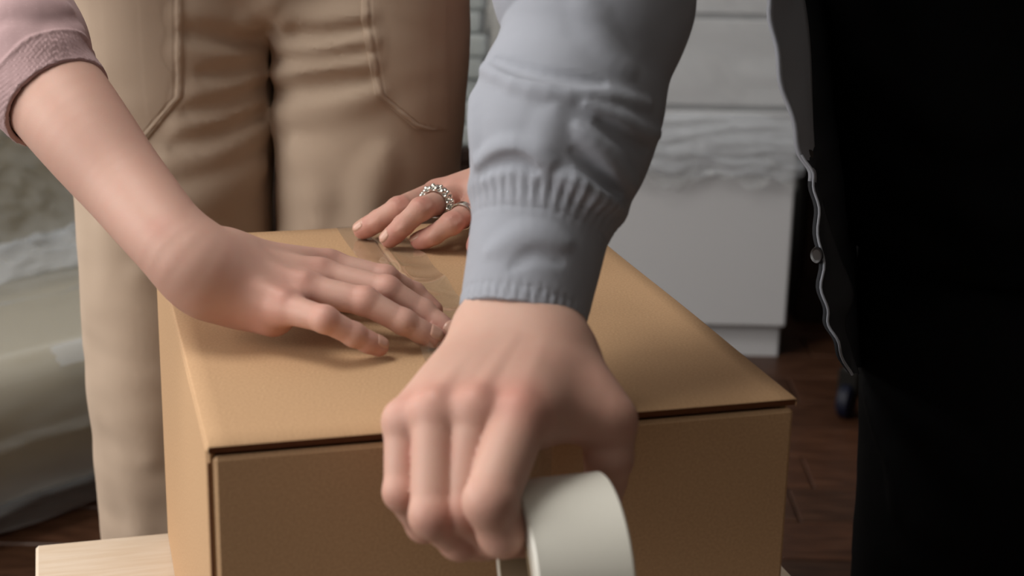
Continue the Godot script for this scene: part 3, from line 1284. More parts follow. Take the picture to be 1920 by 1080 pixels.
	g.bone(Vector3(-0.0099, 0.6455, -1.2976), 0.018, Vector3(-0.0118, 0.6375, -1.2850), 0.015)
	var lp := [
		[lm[0], Vector3(-0.0937, 0.6445, -1.3019), Vector3(-0.1114, 0.6330, -1.3050), Vector3(-0.1241, 0.6240, -1.3090)],
		[lm[1], Vector3(-0.0740, 0.6505, -1.2776), Vector3(-0.0889, 0.6365, -1.2776), Vector3(-0.0999, 0.6243, -1.2809)],
		[lm[2], Vector3(-0.0493, 0.6405, -1.2721), Vector3(-0.0638, 0.6305, -1.2737), Vector3(-0.0757, 0.6233, -1.2798)],
		[lm[3], Vector3(-0.0228, 0.6355, -1.2581), Vector3(-0.0272, 0.6275, -1.2679), Vector3(-0.0306, 0.6230, -1.2679)],
		[Vector3(-0.0400, 0.6335, -1.4316), Vector3(-0.0534, 0.6275, -1.4107), Vector3(-0.0641, 0.6245, -1.3983)],
	]
	var lr := [
		[0.0108, 0.0096, 0.0088, 0.0080],
		[0.0106, 0.0094, 0.0084, 0.0076],
		[0.0104, 0.0090, 0.0080, 0.0073],
		[0.0098, 0.0085, 0.0078, 0.0070],
		[0.0120, 0.0105, 0.0090],
	]
	for i in 5:
		finger(g, lp[i], lr[i], up2)
	for i in 3:
		creases(g, lp[i], lr[i], up2, [1, 2], 0.0003)
	spots = []
	for i in 4:
		spots.append([lp[i][1] + up2 * 0.008, 0.009, 0.8])
		spots.append([lp[i][2] + up2 * 0.006, 0.006, 0.3])
		spots.append([lp[i][3], 0.013, 0.9])
		spots.append([lp[i][2] - up2 * 0.008, 0.012, 0.7])
		spots.append([lm[i] + up2 * 0.008, 0.013, 0.5])
		spots.append([lp[i][0].lerp(lp[i][1], 0.5) - up2 * 0.006, 0.013, 0.7])
	g.tint = skin_tint(lit, spots)
	g.mesh(0.0020, Vector3(-0.1362, 0.6095, -1.2961) + Vector3(0, -0.004, -0.14), Vector3(-0.1339, 0.6155, -1.2745) + Vector3(0.22, 0.20, 0.07), into)

	# --- the rest of the body, under the clothes
	var b := Field.new()
	b.group(0.05)
	b.bone(Vector3(-0.23, 0.95, -1.53), 0.10, Vector3(-0.23, 1.28, -1.53), 0.115, 0.7, Vector3.BACK)
	b.bone(Vector3(-0.37, 1.28, -1.53), 0.055, Vector3(-0.09, 1.28, -1.53), 0.055)
	b.bone(Vector3(-0.23, 1.28, -1.53), 0.055, Vector3(-0.23, 1.44, -1.51), 0.048)
	for s in [[-0.322, -1], [-0.14, 1]]:
		b.chain([Vector3(s[0], 0.82, -1.53), Vector3(s[0], 0.45, -1.50), Vector3(s[0], 0.07, -1.53), Vector3(s[0], 0.035, -1.43)], [0.075, 0.05, 0.035, 0.03])
	b.chain([Vector3(-0.39, 1.27, -1.53), elbow], [0.045, 0.038])
	b.chain([Vector3(-0.07, 1.27, -1.53), Vector3(0.0522, 0.7780, -1.4668)], [0.045, 0.036])
	head(b, Vector3(-0.23, 1.53, -1.47), Vector3(0.1, -0.45, 0.9).normalized())
	b.tint = skin_tint(lit, [])
	b.mesh(0.012, Vector3(-0.56, 0.0, -1.75), Vector3(0.2, 1.72, -1.0), into)
	placed("body", made(into), M.skin, w)
	var hr := Field.new()
	hr.group(0.03)
	hr.bone(Vector3(-0.235, 1.575, -1.505), 0.098, Vector3(-0.235, 1.47, -1.56), 0.075)
	hr.chain([Vector3(-0.30, 1.56, -1.50), Vector3(-0.325, 1.42, -1.48)], [0.04, 0.03])
	hr.chain([Vector3(-0.165, 1.56, -1.50), Vector3(-0.135, 1.42, -1.48)], [0.04, 0.03])
	hr.group(0.0, 3)
	hr.bone(Vector3(-0.225, 1.50, -1.39), 0.083)
	into = lists()
	hr.mesh(0.010, Vector3(-0.42, 1.30, -1.75), Vector3(-0.04, 1.74, -1.3), into)
	placed("hair", made(into, false), plain(Color(0.24, 0.16, 0.11), 0.6, 0.4), w)

	for i in 3:
		placed("nail", nail(fp[i][2], fp[i][3], fr[i][3] * 1.03, fr[i][2] * 1.05, up, 0.0115), M.nail, w)
		placed("nail", nail(lp[i][2], lp[i][3], lr[i][3] * 1.03, lr[i][2] * 1.05, up2, 0.0140), M.nail, w)

	# --- rings on the left hand
	var ax: Vector3 = (lp[1][1] - lm[1]).normalized()
	var rc: Vector3 = lm[1].lerp(lp[1][1], 0.60)
	var band := placed("ring", turned([Vector2(0.0110, -0.0042), Vector2(0.0121, -0.0034), Vector2(0.0124, 0.0), Vector2(0.0121, 0.0034), Vector2(0.0110, 0.0042), Vector2(0.0102, 0.0), Vector2(0.0110, -0.0042)], rc, ax, 48, false), M.silver, w)
	band.set_meta("label", "ornate silver ring of knotted flowers on the middle finger")
	var upr := (up2 - ax * up2.dot(ax)).normalized()
	var side := ax.cross(upr)
	for k in 7:
		var an := -1.5 + 3.0 * k / 6.0
		var o := upr * cos(an) + side * sin(an)
		var tang := side * cos(an) - upr * sin(an)
		var petals := Field.new()
		petals.group(0.0004)
		var c := rc + o * 0.0128
		for j in 5:
			var ph := TAU * j / 5.0 + k
			petals.bone(c + o * 0.0006 + (ax * cos(ph) + tang * sin(ph)) * 0.0008, 0.0014, c + (ax * cos(ph) + tang * sin(ph)) * 0.0043, 0.0019)
		petals.bone(c + o * 0.0022, 0.0017)
		var pl := lists()
		petals.mesh(0.00052, c - Vector3.ONE * 0.0070, c + Vector3.ONE * 0.0070, pl)
		part("flower", made(pl, false), M.silver, band)
	ax = (lp[2][1] - lm[2]).normalized()
	rc = lm[2].lerp(lp[2][1], 0.52)
	var band2 := placed("ring", turned([Vector2(0.0103, -0.0033), Vector2(0.0111, -0.0033), Vector2(0.0116, -0.0024), Vector2(0.0116, 0.0024), Vector2(0.0111, 0.0033), Vector2(0.0103, 0.0033), Vector2(0.0097, 0.0), Vector2(0.0103, -0.0033)], rc, ax, 48), M.silver, w)
	band2.set_meta("label", "plain silver band on the ring finger")

	# --- trousers
	var t := Field.new()
	t.sk = PackedFloat32Array([0.02, 0.003, 0.008, 0.004])
	t.jk = PackedFloat32Array([0.0, 0.02, 0.018, 0.01])
	t.group(0.05)
	t.bone(Vector3(-0.305, 0.885, -1.54), 0.108, Vector3(-0.155, 0.885, -1.54), 0.108)
	t.bone(Vector3(-0.23, 0.88, -1.53), 0.13, Vector3(-0.23, 1.03, -1.53), 0.145, 0.72, Vector3.BACK)
	t.group(0.0, 1)
	t.limb([Vector3(-0.326, 0.83, -1.535), Vector3(-0.3205, 0.60, -1.51), Vector3(-0.322, 0.40, -1.505), Vector3(-0.325, 0.09, -1.53)], [0.0985, 0.0925, 0.088, 0.079])
	t.group(0.0, 1)
	t.limb([Vector3(-0.134, 0.83, -1.535), Vector3(-0.1375, 0.60, -1.51), Vector3(-0.138, 0.40, -1.505), Vector3(-0.135, 0.09, -1.53)], [0.0930, 0.0870, 0.085, 0.078])
	var folds := [
		[[Vector3(-0.2823, 0.7856, -1.4065), Vector3(-0.2595, 0.7826, -1.4056), Vector3(-0.2320, 0.7779, -1.4041)], 0.012, 0.0040],
		[[Vector3(-0.2807, 0.7556, -1.3974), Vector3(-0.2497, 0.7523, -1.3964), Vector3(-0.2187, 0.7502, -1.3958)], 0.014, 0.0030],
		[[Vector3(-0.2754, 0.7195, -1.3866), Vector3(-0.2446, 0.7258, -1.3885), Vector3(-0.2184, 0.7372, -1.3919)], 0.014, 0.0032],
		[[Vector3(-0.2849, 0.6923, -1.3784), Vector3(-0.2486, 0.7008, -1.3810), Vector3(-0.2171, 0.7162, -1.3856)], 0.014, 0.0030],
		[[Vector3(-0.2979, 0.6615, -1.3692), Vector3(-0.2572, 0.6728, -1.3725), Vector3(-0.2166, 0.6936, -1.3788)], 0.016, 0.0034],
		[[Vector3(-0.2881, 0.6290, -1.3594), Vector3(-0.2520, 0.6428, -1.3635), Vector3(-0.2160, 0.6622, -1.3694)], 0.016, 0.0030],
		[[Vector3(-0.1935, 0.7856, -1.4065), Vector3(-0.1638, 0.7818, -1.4053), Vector3(-0.1321, 0.7868, -1.4068)], 0.012, 0.0036],
		[[Vector3(-0.2022, 0.7645, -1.4001), Vector3(-0.1838, 0.7566, -1.3977), Vector3(-0.1543, 0.7602, -1.3988), Vector3(-0.1271, 0.7668, -1.4008)], 0.011, 0.0040],
		[[Vector3(-0.2062, 0.7374, -1.3920), Vector3(-0.1676, 0.7434, -1.3938), Vector3(-0.1276, 0.7485, -1.3953)], 0.012, 0.0026],
		[[Vector3(-0.2055, 0.7047, -1.3821), Vector3(-0.1624, 0.7129, -1.3846), Vector3(-0.1216, 0.7216, -1.3872)], 0.014, 0.0026],
		[[Vector3(-0.1844, 0.6768, -1.3737), Vector3(-0.1701, 0.6465, -1.3646), Vector3(-0.1672, 0.6160, -1.3555)], 0.014, 0.0026],
		[[Vector3(-0.1115, 0.6738, -1.3728), Vector3(-0.1201, 0.6475, -1.3649), Vector3(-0.1239, 0.6147, -1.3551)], 0.014, 0.0026],
		[[Vector3(-0.2119, 0.7940, -1.4090), Vector3(-0.2231, 0.7850, -1.4063), Vector3(-0.2343, 0.7796, -1.4047)], 0.009, 0.0040],
		[[Vector3(-0.2087, 0.7949, -1.4093), Vector3(-0.1994, 0.7837, -1.4059), Vector3(-0.1955, 0.7742, -1.4030)], 0.009, 0.0040],
		[[Vector3(-0.2811, 0.7708, -1.4020), Vector3(-0.2546, 0.7679, -1.4011), Vector3(-0.2236, 0.7650, -1.4003)], 0.008, -0.0026],
		[[Vector3(-0.2676, 0.7362, -1.3916), Vector3(-0.2403, 0.7394, -1.3926), Vector3(-0.2177, 0.7450, -1.3943)], 0.008, -0.0022],
		[[Vector3(-0.2806, 0.7054, -1.3824), Vector3(-0.2443, 0.7127, -1.3845), Vector3(-0.2164, 0.7267, -1.3888)], 0.008, -0.0022],
		[[Vector3(-0.2891, 0.6769, -1.3738), Vector3(-0.2529, 0.6864, -1.3766), Vector3(-0.2160, 0.7049, -1.3822)], 0.009, -0.0022],
		[[Vector3(-0.1955, 0.7716, -1.4023), Vector3(-0.1681, 0.7704, -1.4019), Vector3(-0.1319, 0.7772, -1.4039)], 0.007, -0.0026],
		[[Vector3(-0.2041, 0.7496, -1.3957), Vector3(-0.1723, 0.7502, -1.3958), Vector3(-0.1314, 0.7571, -1.3979)], 0.007, -0.0024],
		[[Vector3(-0.2036, 0.7244, -1.3881), Vector3(-0.1673, 0.7285, -1.3893), Vector3(-0.1264, 0.7354, -1.3914)], 0.008, -0.0018],
		[[Vector3(-0.3449, 0.6214, -1.3571), Vector3(-0.3347, 0.5692, -1.3414), Vector3(-0.3266, 0.5084, -1.3231), Vector3(-0.3199, 0.4474, -1.3048), Vector3(-0.3135, 0.3604, -1.2786)], 0.034, 0.0014],
		[[Vector3(-0.3179, 0.5696, -1.3415), Vector3(-0.3146, 0.4999, -1.3206), Vector3(-0.3066, 0.4215, -1.2970)], 0.030, 0.0010],
	]
	var lines := []
	for fo in folds:
		lines.append(fo)
	t.group(0.004, 2)
	for fo in lines:
		ridge(t, fo[0], fo[1], fo[2], EYE)
	var crinkle := FastNoiseLite.new()
	crinkle.seed = 14
	crinkle.frequency = 8.0
	crinkle.fractal_octaves = 2
	t.bump = func(p: Vector3) -> float: return 0.0026 * crinkle.get_noise_3d(p.x * 0.8, p.y * 1.6, p.z * 0.8)
	t.post = func(p: Vector3, d: float) -> float: return maxf(d, maxf(p.y - 1.0, 0.055 - p.y))
	into = lists()
	t.mesh(0.0048, Vector3(-0.48, 0.03, -1.72), Vector3(0.02, 1.03, -1.34), into)
	var pants := placed("trousers", made(into, false), M.khaki, w)
	# patch pockets with a double seam
	for side_sign in 2:
		var rows := []
		var ny := 78
		var nx := 52
		var far := PackedFloat32Array()
		far.resize(nx + 1)
		far.fill(1.30)
		var here := PackedInt32Array()
		for j in ny + 1:
			var y := lerpf(-50.0, 268.0 if side_sign == 0 else 242.0, float(j) / ny)
			var inner: float
			var outer: float
			if side_sign == 0:
				inner = 345.0 if y < 180.0 else lerpf(345.0, 270.0, (y - 180.0) / 88.0)
				outer = 168.0
			else:
				inner = 676.0 if y < 40.0 else (lerpf(676.0, 702.0, (y - 40.0) / 138.0) if y < 178.0 else lerpf(702.0, 778.0, (y - 178.0) / 64.0))
				outer = 834.0
			var row := []
			for i in nx + 1:
				var x := lerpf(outer, inner, float(i) / nx)
				# how far from the sewn edges, in millimetres on the cloth
				var ed := absf(inner - x) * 0.48
				var diag := 180.0 if side_sign == 0 else 178.0
				if y > diag - 40.0:
					ed = minf(ed, absf((268.0 if side_sign == 0 else 242.0) - y) * 0.48 + absf(inner - x) * 0.2)
				var dir := seen(x, y)
				if here.is_empty() or i % 13 == 0:
					here = t.near(EYE + dir * (far[i] + (0.13 if far[i] == 1.30 else 0.02)), 0.07, t.all)
				var p := EYE + dir * (far[i] - 0.012)
				for it in (40 if far[i] == 1.30 else 9):
					var dd := t.raw(p, here)
					if dd < 0.0002:
						break
					p += dir * dd * 0.9
				far[i] = maxf(1.31, p.distance_to(EYE))
				var nrm := t.slope(p, here)
				var raise := 0.0030 * smoothstep(0.0, 0.9, ed) - 0.0010
				raise -= 0.0010 * (exp(-pow((ed - 2.2) / 0.7, 2.0)) + exp(-pow((ed - 8.5) / 0.7, 2.0)))
				raise += 0.0008 * exp(-pow((ed - 5.0) / 2.0, 2.0)) * (0.6 + 0.4 * sin(y * 0.30))
				row.append(p + nrm * raise + nrm * 0.0026 * -crinkle.get_noise_3d(p.x * 0.8, p.y * 1.6, p.z * 0.8))
			rows.append(row)
		part("patch_pocket", sheet(rows, false, side_sign == 1), M.khaki, pants)
	var shoe := Field.new()
	shoe.group(0.02)
	for x in [-0.325, -0.135]:
		shoe.bone(Vector3(x, 0.05, -1.55), 0.042, Vector3(x, 0.038, -1.40), 0.036)
		shoe.bone(Vector3(x, 0.03, -1.40), 0.030, Vector3(x, 0.028, -1.34), 0.028)
	shoe.post = func(p: Vector3, d: float) -> float: return maxf(d, 0.003 - p.y)
	into = lists()
	shoe.mesh(0.008, Vector3(-0.42, -0.01, -1.65), Vector3(-0.04, 0.12, -1.27), into)
	placed("shoes", made(into, false), M.white, w)

	# --- sweater: body and upper sleeves, then the lower right sleeve with its ribbed cuff
	var sw := Field.new()
	sw.group(0.05)
	sw.bone(Vector3(-0.23, 0.97, -1.53), 0.155, Vector3(-0.23, 1.25, -1.53), 0.165, 0.72, Vector3.BACK)
	sw.bone(Vector3(-0.37, 1.27, -1.53), 0.066, Vector3(-0.09, 1.27, -1.53), 0.066)
	sw.chain([Vector3(-0.39, 1.26, -1.53), elbow], [0.062, 0.054])
	sw.chain([Vector3(-0.07, 1.26, -1.53), Vector3(0.0522, 0.7780, -1.4668)], [0.060, 0.050])
	sw.post = func(p: Vector3, d: float) -> float: return maxf(d, 0.965 - p.y) if p.z < -1.36 and p.x < 0.0 else d
	into = lists()
	sw.mesh(0.009, Vector3(-0.58, 0.72, -1.75), Vector3(0.22, 1.38, -1.02), into)
	var knitted := placed("sweater", made(into, false), M.sweater, w)
	var sl := Field.new()
	var hem := Vector3(-0.3197, 0.7576, -1.1318)
	var axis := (mid - fore).normalized()
	sl.sk[2] = 0.006
	sl.jk[2] = 0.012
	sl.group(0.0)
	sl.limb([hem + axis * 0.03, hem, hem - axis * 0.03, Vector3(-0.3604, 0.7998, -1.1810), elbow, elbow.lerp(Vector3(-0.39, 1.26, -1.53), 0.4)], [0.0395, 0.0402, 0.0430, 0.0470, 0.055, 0.058])
	sl.group(0.002, 2)
	ridge(sl, [Vector3(-0.3396, 0.8113, -1.1009), Vector3(-0.3180, 0.8065, -1.0995), Vector3(-0.2931, 0.8121, -1.1012)], 0.012, 0.0022, EYE)
	ridge(sl, [Vector3(-0.3434, 0.8249, -1.1050), Vector3(-0.3256, 0.8287, -1.1061), Vector3(-0.3041, 0.8273, -1.1058)], 0.014, 0.0024, EYE)
	var cut := cut_sleeve(hem, axis, 0.0042, 0.016)
	var e1 := axis.cross(Vector3.UP).normalized()
	var e2 := axis.cross(e1)
	sl.post = cut
	sl.bump = func(p: Vector3) -> float:
		var v := p - hem
		var s := -v.dot(axis)
		var rib := 0.00042 * sin(atan2(v.dot(e1), v.dot(e2)) * 88.0) * smoothstep(0.024, 0.020, s)
		var seam := 0.0012 * exp(-pow((s - 0.0225) / 0.0016, 2.0))
		return rib - seam + 0.0007 * crinkle.get_noise_3dv(p * 2.0)
	into = lists()
	sl.mesh(0.0018, hem + Vector3(-0.11, -0.06, -0.09), hem + Vector3(0.06, 0.12, 0.06), into)
	part("sleeve", made(into, false), M.sweater, knitted)


func seen(x: float, y: float) -> Vector3:
	var roll := 0.0198787
	var pitch := 0.2920648
	var fw := Vector3(0, -sin(pitch), -cos(pitch))
	var up0 := Vector3(0, cos(pitch), -sin(pitch))
	var right := Vector3.RIGHT * cos(roll) + up0 * sin(roll)
	return (fw + right * ((x - 960.0) / 3075.4) - (up0 * cos(roll) - Vector3.RIGHT * sin(roll)) * ((y - 540.0) / 3075.4)).normalized()


# a plain head on a neck, turned towards what it looks at
func head(f: Field, c: Vector3, look: Vector3) -> void:
	var side := look.cross(Vector3.UP).normalized()
	var up := side.cross(look)
	f.group(0.02)
	f.bone(c + up * 0.02 - look * 0.015, 0.085, c + up * 0.03 + look * 0.01, 0.080)
	f.bone(c - up * 0.03 + look * 0.02, 0.062, c - up * 0.085 + look * 0.045, 0.034)
	f.group(0.008)
	f.bone(c + look * 0.085 + up * 0.005, 0.009, c + look * 0.103 - up * 0.03, 0.013)
	f.bone(c + look * 0.082 - up * 0.06 - side * 0.018, 0.007, c + look * 0.082 - up * 0.06 + side * 0.018, 0.007)
	for s in [-1, 1]:
		f.bone(c + side * s * 0.082 - look * 0.005 + up * 0.01, 0.012, c + side * s * 0.085 - look * 0.012 - up * 0.02, 0.008)
	f.group(0.0, 3)
	for s in [-1, 1]:
		f.bone(c + look * 0.098 + up * 0.012 + side * s * 0.032, 0.013)


func man() -> void:
	var m := thing("person_001", "person in dark trousers and an open grey shirt holding a tape roll, at the right", "person", Vector3(0.46, 0, -1.38))
	var f := Field.new()
	var dn := Vector3(0.02, 0.93, 0.36).normalized()      # the back of the hand
	var fr_out := Vector3(-0.03, 0.25, 0.97).normalized()  # the backs of the bent fingers
	var elbow := Vector3(0.0657, 0.9037, -1.0870)
	var wrist := Vector3(0.0042, 0.6681, -0.9378)
	f.sk[0] = 0.02
	f.jk[1] = 0.0032
	f.sk[1] = 0.0008
	f.group(0.0)
	f.limb([Vector3(0.31, 1.24, -1.36), elbow, Vector3(0.0379, 0.7832, -1.0194), Vector3(0.0136, 0.7010, -0.9633)], [0.05, 0.045, 0.042, 0.0375])
	f.limb([Vector3(0.0136, 0.7010, -0.9633), wrist, Vector3(0.0045, 0.6569, -0.9209)], [0.0375, 0.0362, 0.0345], 0.80, Vector3(0, 0.5, 0.86))
	var mcp := [Vector3(-0.0568, 0.6373, -0.8450), Vector3(-0.0398, 0.6474, -0.8345), Vector3(-0.0174, 0.6502, -0.8301), Vector3(0.0054, 0.6478, -0.8262)]
	var car := [Vector3(-0.0144, 0.6548, -0.9160), Vector3(-0.0031, 0.6587, -0.9151), Vector3(0.0101, 0.6605, -0.9125), Vector3(0.0219, 0.6593, -0.9090)]
	f.group(0.018)
	for i in 4:
		f.bone(car[i], 0.0170, mcp[i], 0.0125)
		f.bone(car[i].lerp(mcp[i], 0.3) - dn * 0.012, 0.016, mcp[i].lerp(car[i], 0.12) - dn * 0.008, 0.010)
	f.bone(car[1].lerp(car[2], 0.5) - dn * 0.002, 0.032, car[1].lerp(car[2], 0.5).lerp(mcp[1].lerp(mcp[2], 0.6), 0.62) - dn * 0.003, 0.029, 0.40, dn)
	# ball of the thumb, web and the pad on the little finger's side
	var tc := Vector3(0.0292, 0.6476, -0.9107)
	var tm := Vector3(0.0571, 0.6291, -0.8738)
	f.bone(car[3], 0.019, tc, 0.0195)
	f.bone(tc, 0.0195, tm, 0.0155)
	f.bone(tc.lerp(mcp[3], 0.25), 0.017, tc.lerp(mcp[3], 0.85), 0.0125)
	f.bone(Vector3(0.0161, 0.6407, -0.8460), 0.0115, Vector3(0.0468, 0.6322, -0.8695), 0.0125)
	f.bone(Vector3(0.0255, 0.6445, -0.8785), 0.015, Vector3(0.0410, 0.6386, -0.8819), 0.016)
	f.bone(Vector3(-0.0195, 0.6358, -0.9176), 0.018, Vector3(-0.0345, 0.6321, -0.8612), 0.016)
	var fp := [
		[mcp[0], Vector3(-0.0573, 0.6055, -0.8229), Vector3(-0.0462, 0.5813, -0.8334), Vector3(-0.0342, 0.5712, -0.8512)],
		[mcp[1], Vector3(-0.0396, 0.6025, -0.8001), Vector3(-0.0256, 0.5833, -0.8110), Vector3(-0.0096, 0.5718, -0.8305)],
		[mcp[2], Vector3(-0.0238, 0.6042, -0.8032), Vector3(-0.0083, 0.5853, -0.8116), Vector3(0.0072, 0.5743, -0.8313)],
		[mcp[3], Vector3(-0.0089, 0.6180, -0.7849), Vector3(-0.0025, 0.5974, -0.7902), Vector3(0.0079, 0.5845, -0.8114)],
		[tm, Vector3(0.0573, 0.6089, -0.8688), Vector3(0.0549, 0.5821, -0.8754)],
	]
	var fr := [
		[0.0124, 0.0104, 0.0096, 0.0086],
		[0.0132, 0.0124, 0.0110, 0.0094],
		[0.0134, 0.0122, 0.0108, 0.0094],
		[0.0158, 0.0142, 0.0126, 0.0104],
		[0.0158, 0.0136, 0.0118],
	]
	for i in 5:
		finger(f, fp[i], fr[i], fr_out)
	f.group(0.004, 2)
	for i in 4:
		f.bone(mcp[i] + dn * 0.0016 + fr_out * 0.0006, 0.0112)
		f.bone(car[i] + dn * 0.0150, 0.0022, mcp[i] + dn * 0.0102, 0.0032)
	var spots := []
	for i in 4:
		spots.append([mcp[i] + dn * 0.012, 0.015, 0.45])
		spots.append([fp[i][1] + fr_out * 0.008, 0.012, 0.45])
		spots.append([fp[i][2], 0.014, 0.5])
	for i in 3:
		# the skin reddens between the fingers
		spots.append([mcp[i].lerp(mcp[i + 1], 0.5).lerp(fp[i][1].lerp(fp[i + 1][1], 0.5), 0.45), 0.010, 0.8])
	spots.append([mcp[3] + dn * 0.010, 0.020, 0.35])
	spots.append([tm, 0.03, 0.25])
	spots.append([tc.lerp(mcp[3], 0.5), 0.03, 0.25])
	spots.append([wrist, 0.04, -0.3])
	f.tint = skin_tint(Color(0.555, 0.335, 0.265), spots)
	var into := lists()
	f.mesh(0.0019, Vector3(-0.0663, 0.5746, -0.7896) + Vector3(-0.01, -0.01, -0.14), Vector3(0.0778, 0.6960, -0.9618) + Vector3(0.01, 0.02, 0.20), into)
	# the rest of the body, under the clothes
	var b := Field.new()
	b.group(0.05)
	b.bone(Vector3(0.46, 0.86, -1.42), 0.12, Vector3(0.46, 1.28, -1.40), 0.13, 0.72, Vector3.BACK)
	b.bone(Vector3(0.31, 1.27, -1.38), 0.06, Vector3(0.62, 1.27, -1.40), 0.06)
	b.bone(Vector3(0.46, 1.28, -1.40), 0.06, Vector3(0.45, 1.42, -1.36), 0.055)
	b.chain([Vector3(0.31, 1.25, -1.37), elbow], [0.05, 0.043])
	b.chain([Vector3(0.62, 1.25, -1.40), Vector3(0.70, 0.98, -1.45), Vector3(0.66, 0.76, -1.30)], [0.05, 0.043, 0.032])
	b.chain([Vector3(0.66, 0.76, -1.30), Vector3(0.655, 0.68, -1.24)], [0.032, 0.028])
	for i in 4:
		b.chain([Vector3(0.64 + i * 0.013, 0.69, -1.23), Vector3(0.632 + i * 0.017, 0.625, -1.21), Vector3(0.634 + i * 0.015, 0.585, -1.225)], [0.011, 0.010, 0.009])
	b.chain([Vector3(0.64, 0.72, -1.25), Vector3(0.615, 0.68, -1.215), Vector3(0.61, 0.645, -1.21)], [0.013, 0.011, 0.009])
	for s in [0.405, 0.585]:
		b.chain([Vector3(s, 0.80, -1.42), Vector3(s, 0.45, -1.30), Vector3(s + 0.01, 0.08, -1.42), Vector3(s + 0.01, 0.035, -1.32)], [0.085, 0.058, 0.04, 0.033])
	head(b, Vector3(0.43, 1.52, -1.31), Vector3(-0.35, -0.45, 0.8).normalized())
	b.tint = skin_tint(Color(0.555, 0.335, 0.265), [])
	b.mesh(0.012, Vector3(0.12, 0.0, -1.62), Vector3(0.82, 1.70, -0.95), into)
	placed("body", made(into), M.skin, m)
	var hr := Field.new()
	hr.group(0.03)
	hr.bone(Vector3(0.44, 1.565, -1.335), 0.093, Vector3(0.45, 1.53, -1.37), 0.085)
	hr.group(0.0, 3)
	hr.bone(Vector3(0.40, 1.48, -1.24), 0.095)
	into = lists()
	hr.mesh(0.010, Vector3(0.28, 1.4, -1.5), Vector3(0.6, 1.70, -1.2), into)
	placed("hair", made(into, false), plain(Color(0.10, 0.075, 0.06), 0.6, 0.4), m)

	# --- the grey shirt: right sleeve with its gathered cuff
	var sl := Field.new()
	sl.sk[0] = 0.008
	sl.sk[2] = 0.003
	sl.jk[2] = 0.006
	var hem := Vector3(0.0065, 0.6681, -0.9378)
	var cuff := Vector3(0.0187, 0.7264, -0.9762)
	var axis := (hem - cuff).normalized()
	sl.group(0.0)
	sl.limb([hem + axis * 0.02, hem, cuff], [0.0380, 0.0386, 0.0432])
	sl.group(0.0)
	sl.limb([Vector3(0.0223, 0.7430, -0.9843), Vector3(0.0284, 0.7674, -0.9958), Vector3(0.0342, 0.7881, -1.0104)], [0.0485, 0.0570, 0.0590])
	sl.group(0.0)
	sl.limb([Vector3(0.0355, 0.7898, -1.0109), Vector3(0.0431, 0.8130, -1.0231), Vector3(0.0520, 0.8477, -1.0388), elbow, Vector3(0.31, 1.24, -1.36)], [0.0520, 0.0540, 0.0600, 0.064, 0.078])
	sl.group(0.004, 2)
	var q1 := axis.cross(Vector3.UP).normalized()
	var q2 := axis.cross(q1)
	for k in 20:
		var ring := []
		for e in 2:
			var an := TAU * (k + e) / 20.0
			ring.append(cuff - axis * (0.0075 + 0.0015 * sin(an * 3.0)) + (q1 * cos(an) + q2 * sin(an)) * (0.0405 + 0.0012 * sin(an * 5.0)))
		sl.bone(ring[0], 0.0075, ring[1], 0.0075)
	sl.group(0.002, 2)
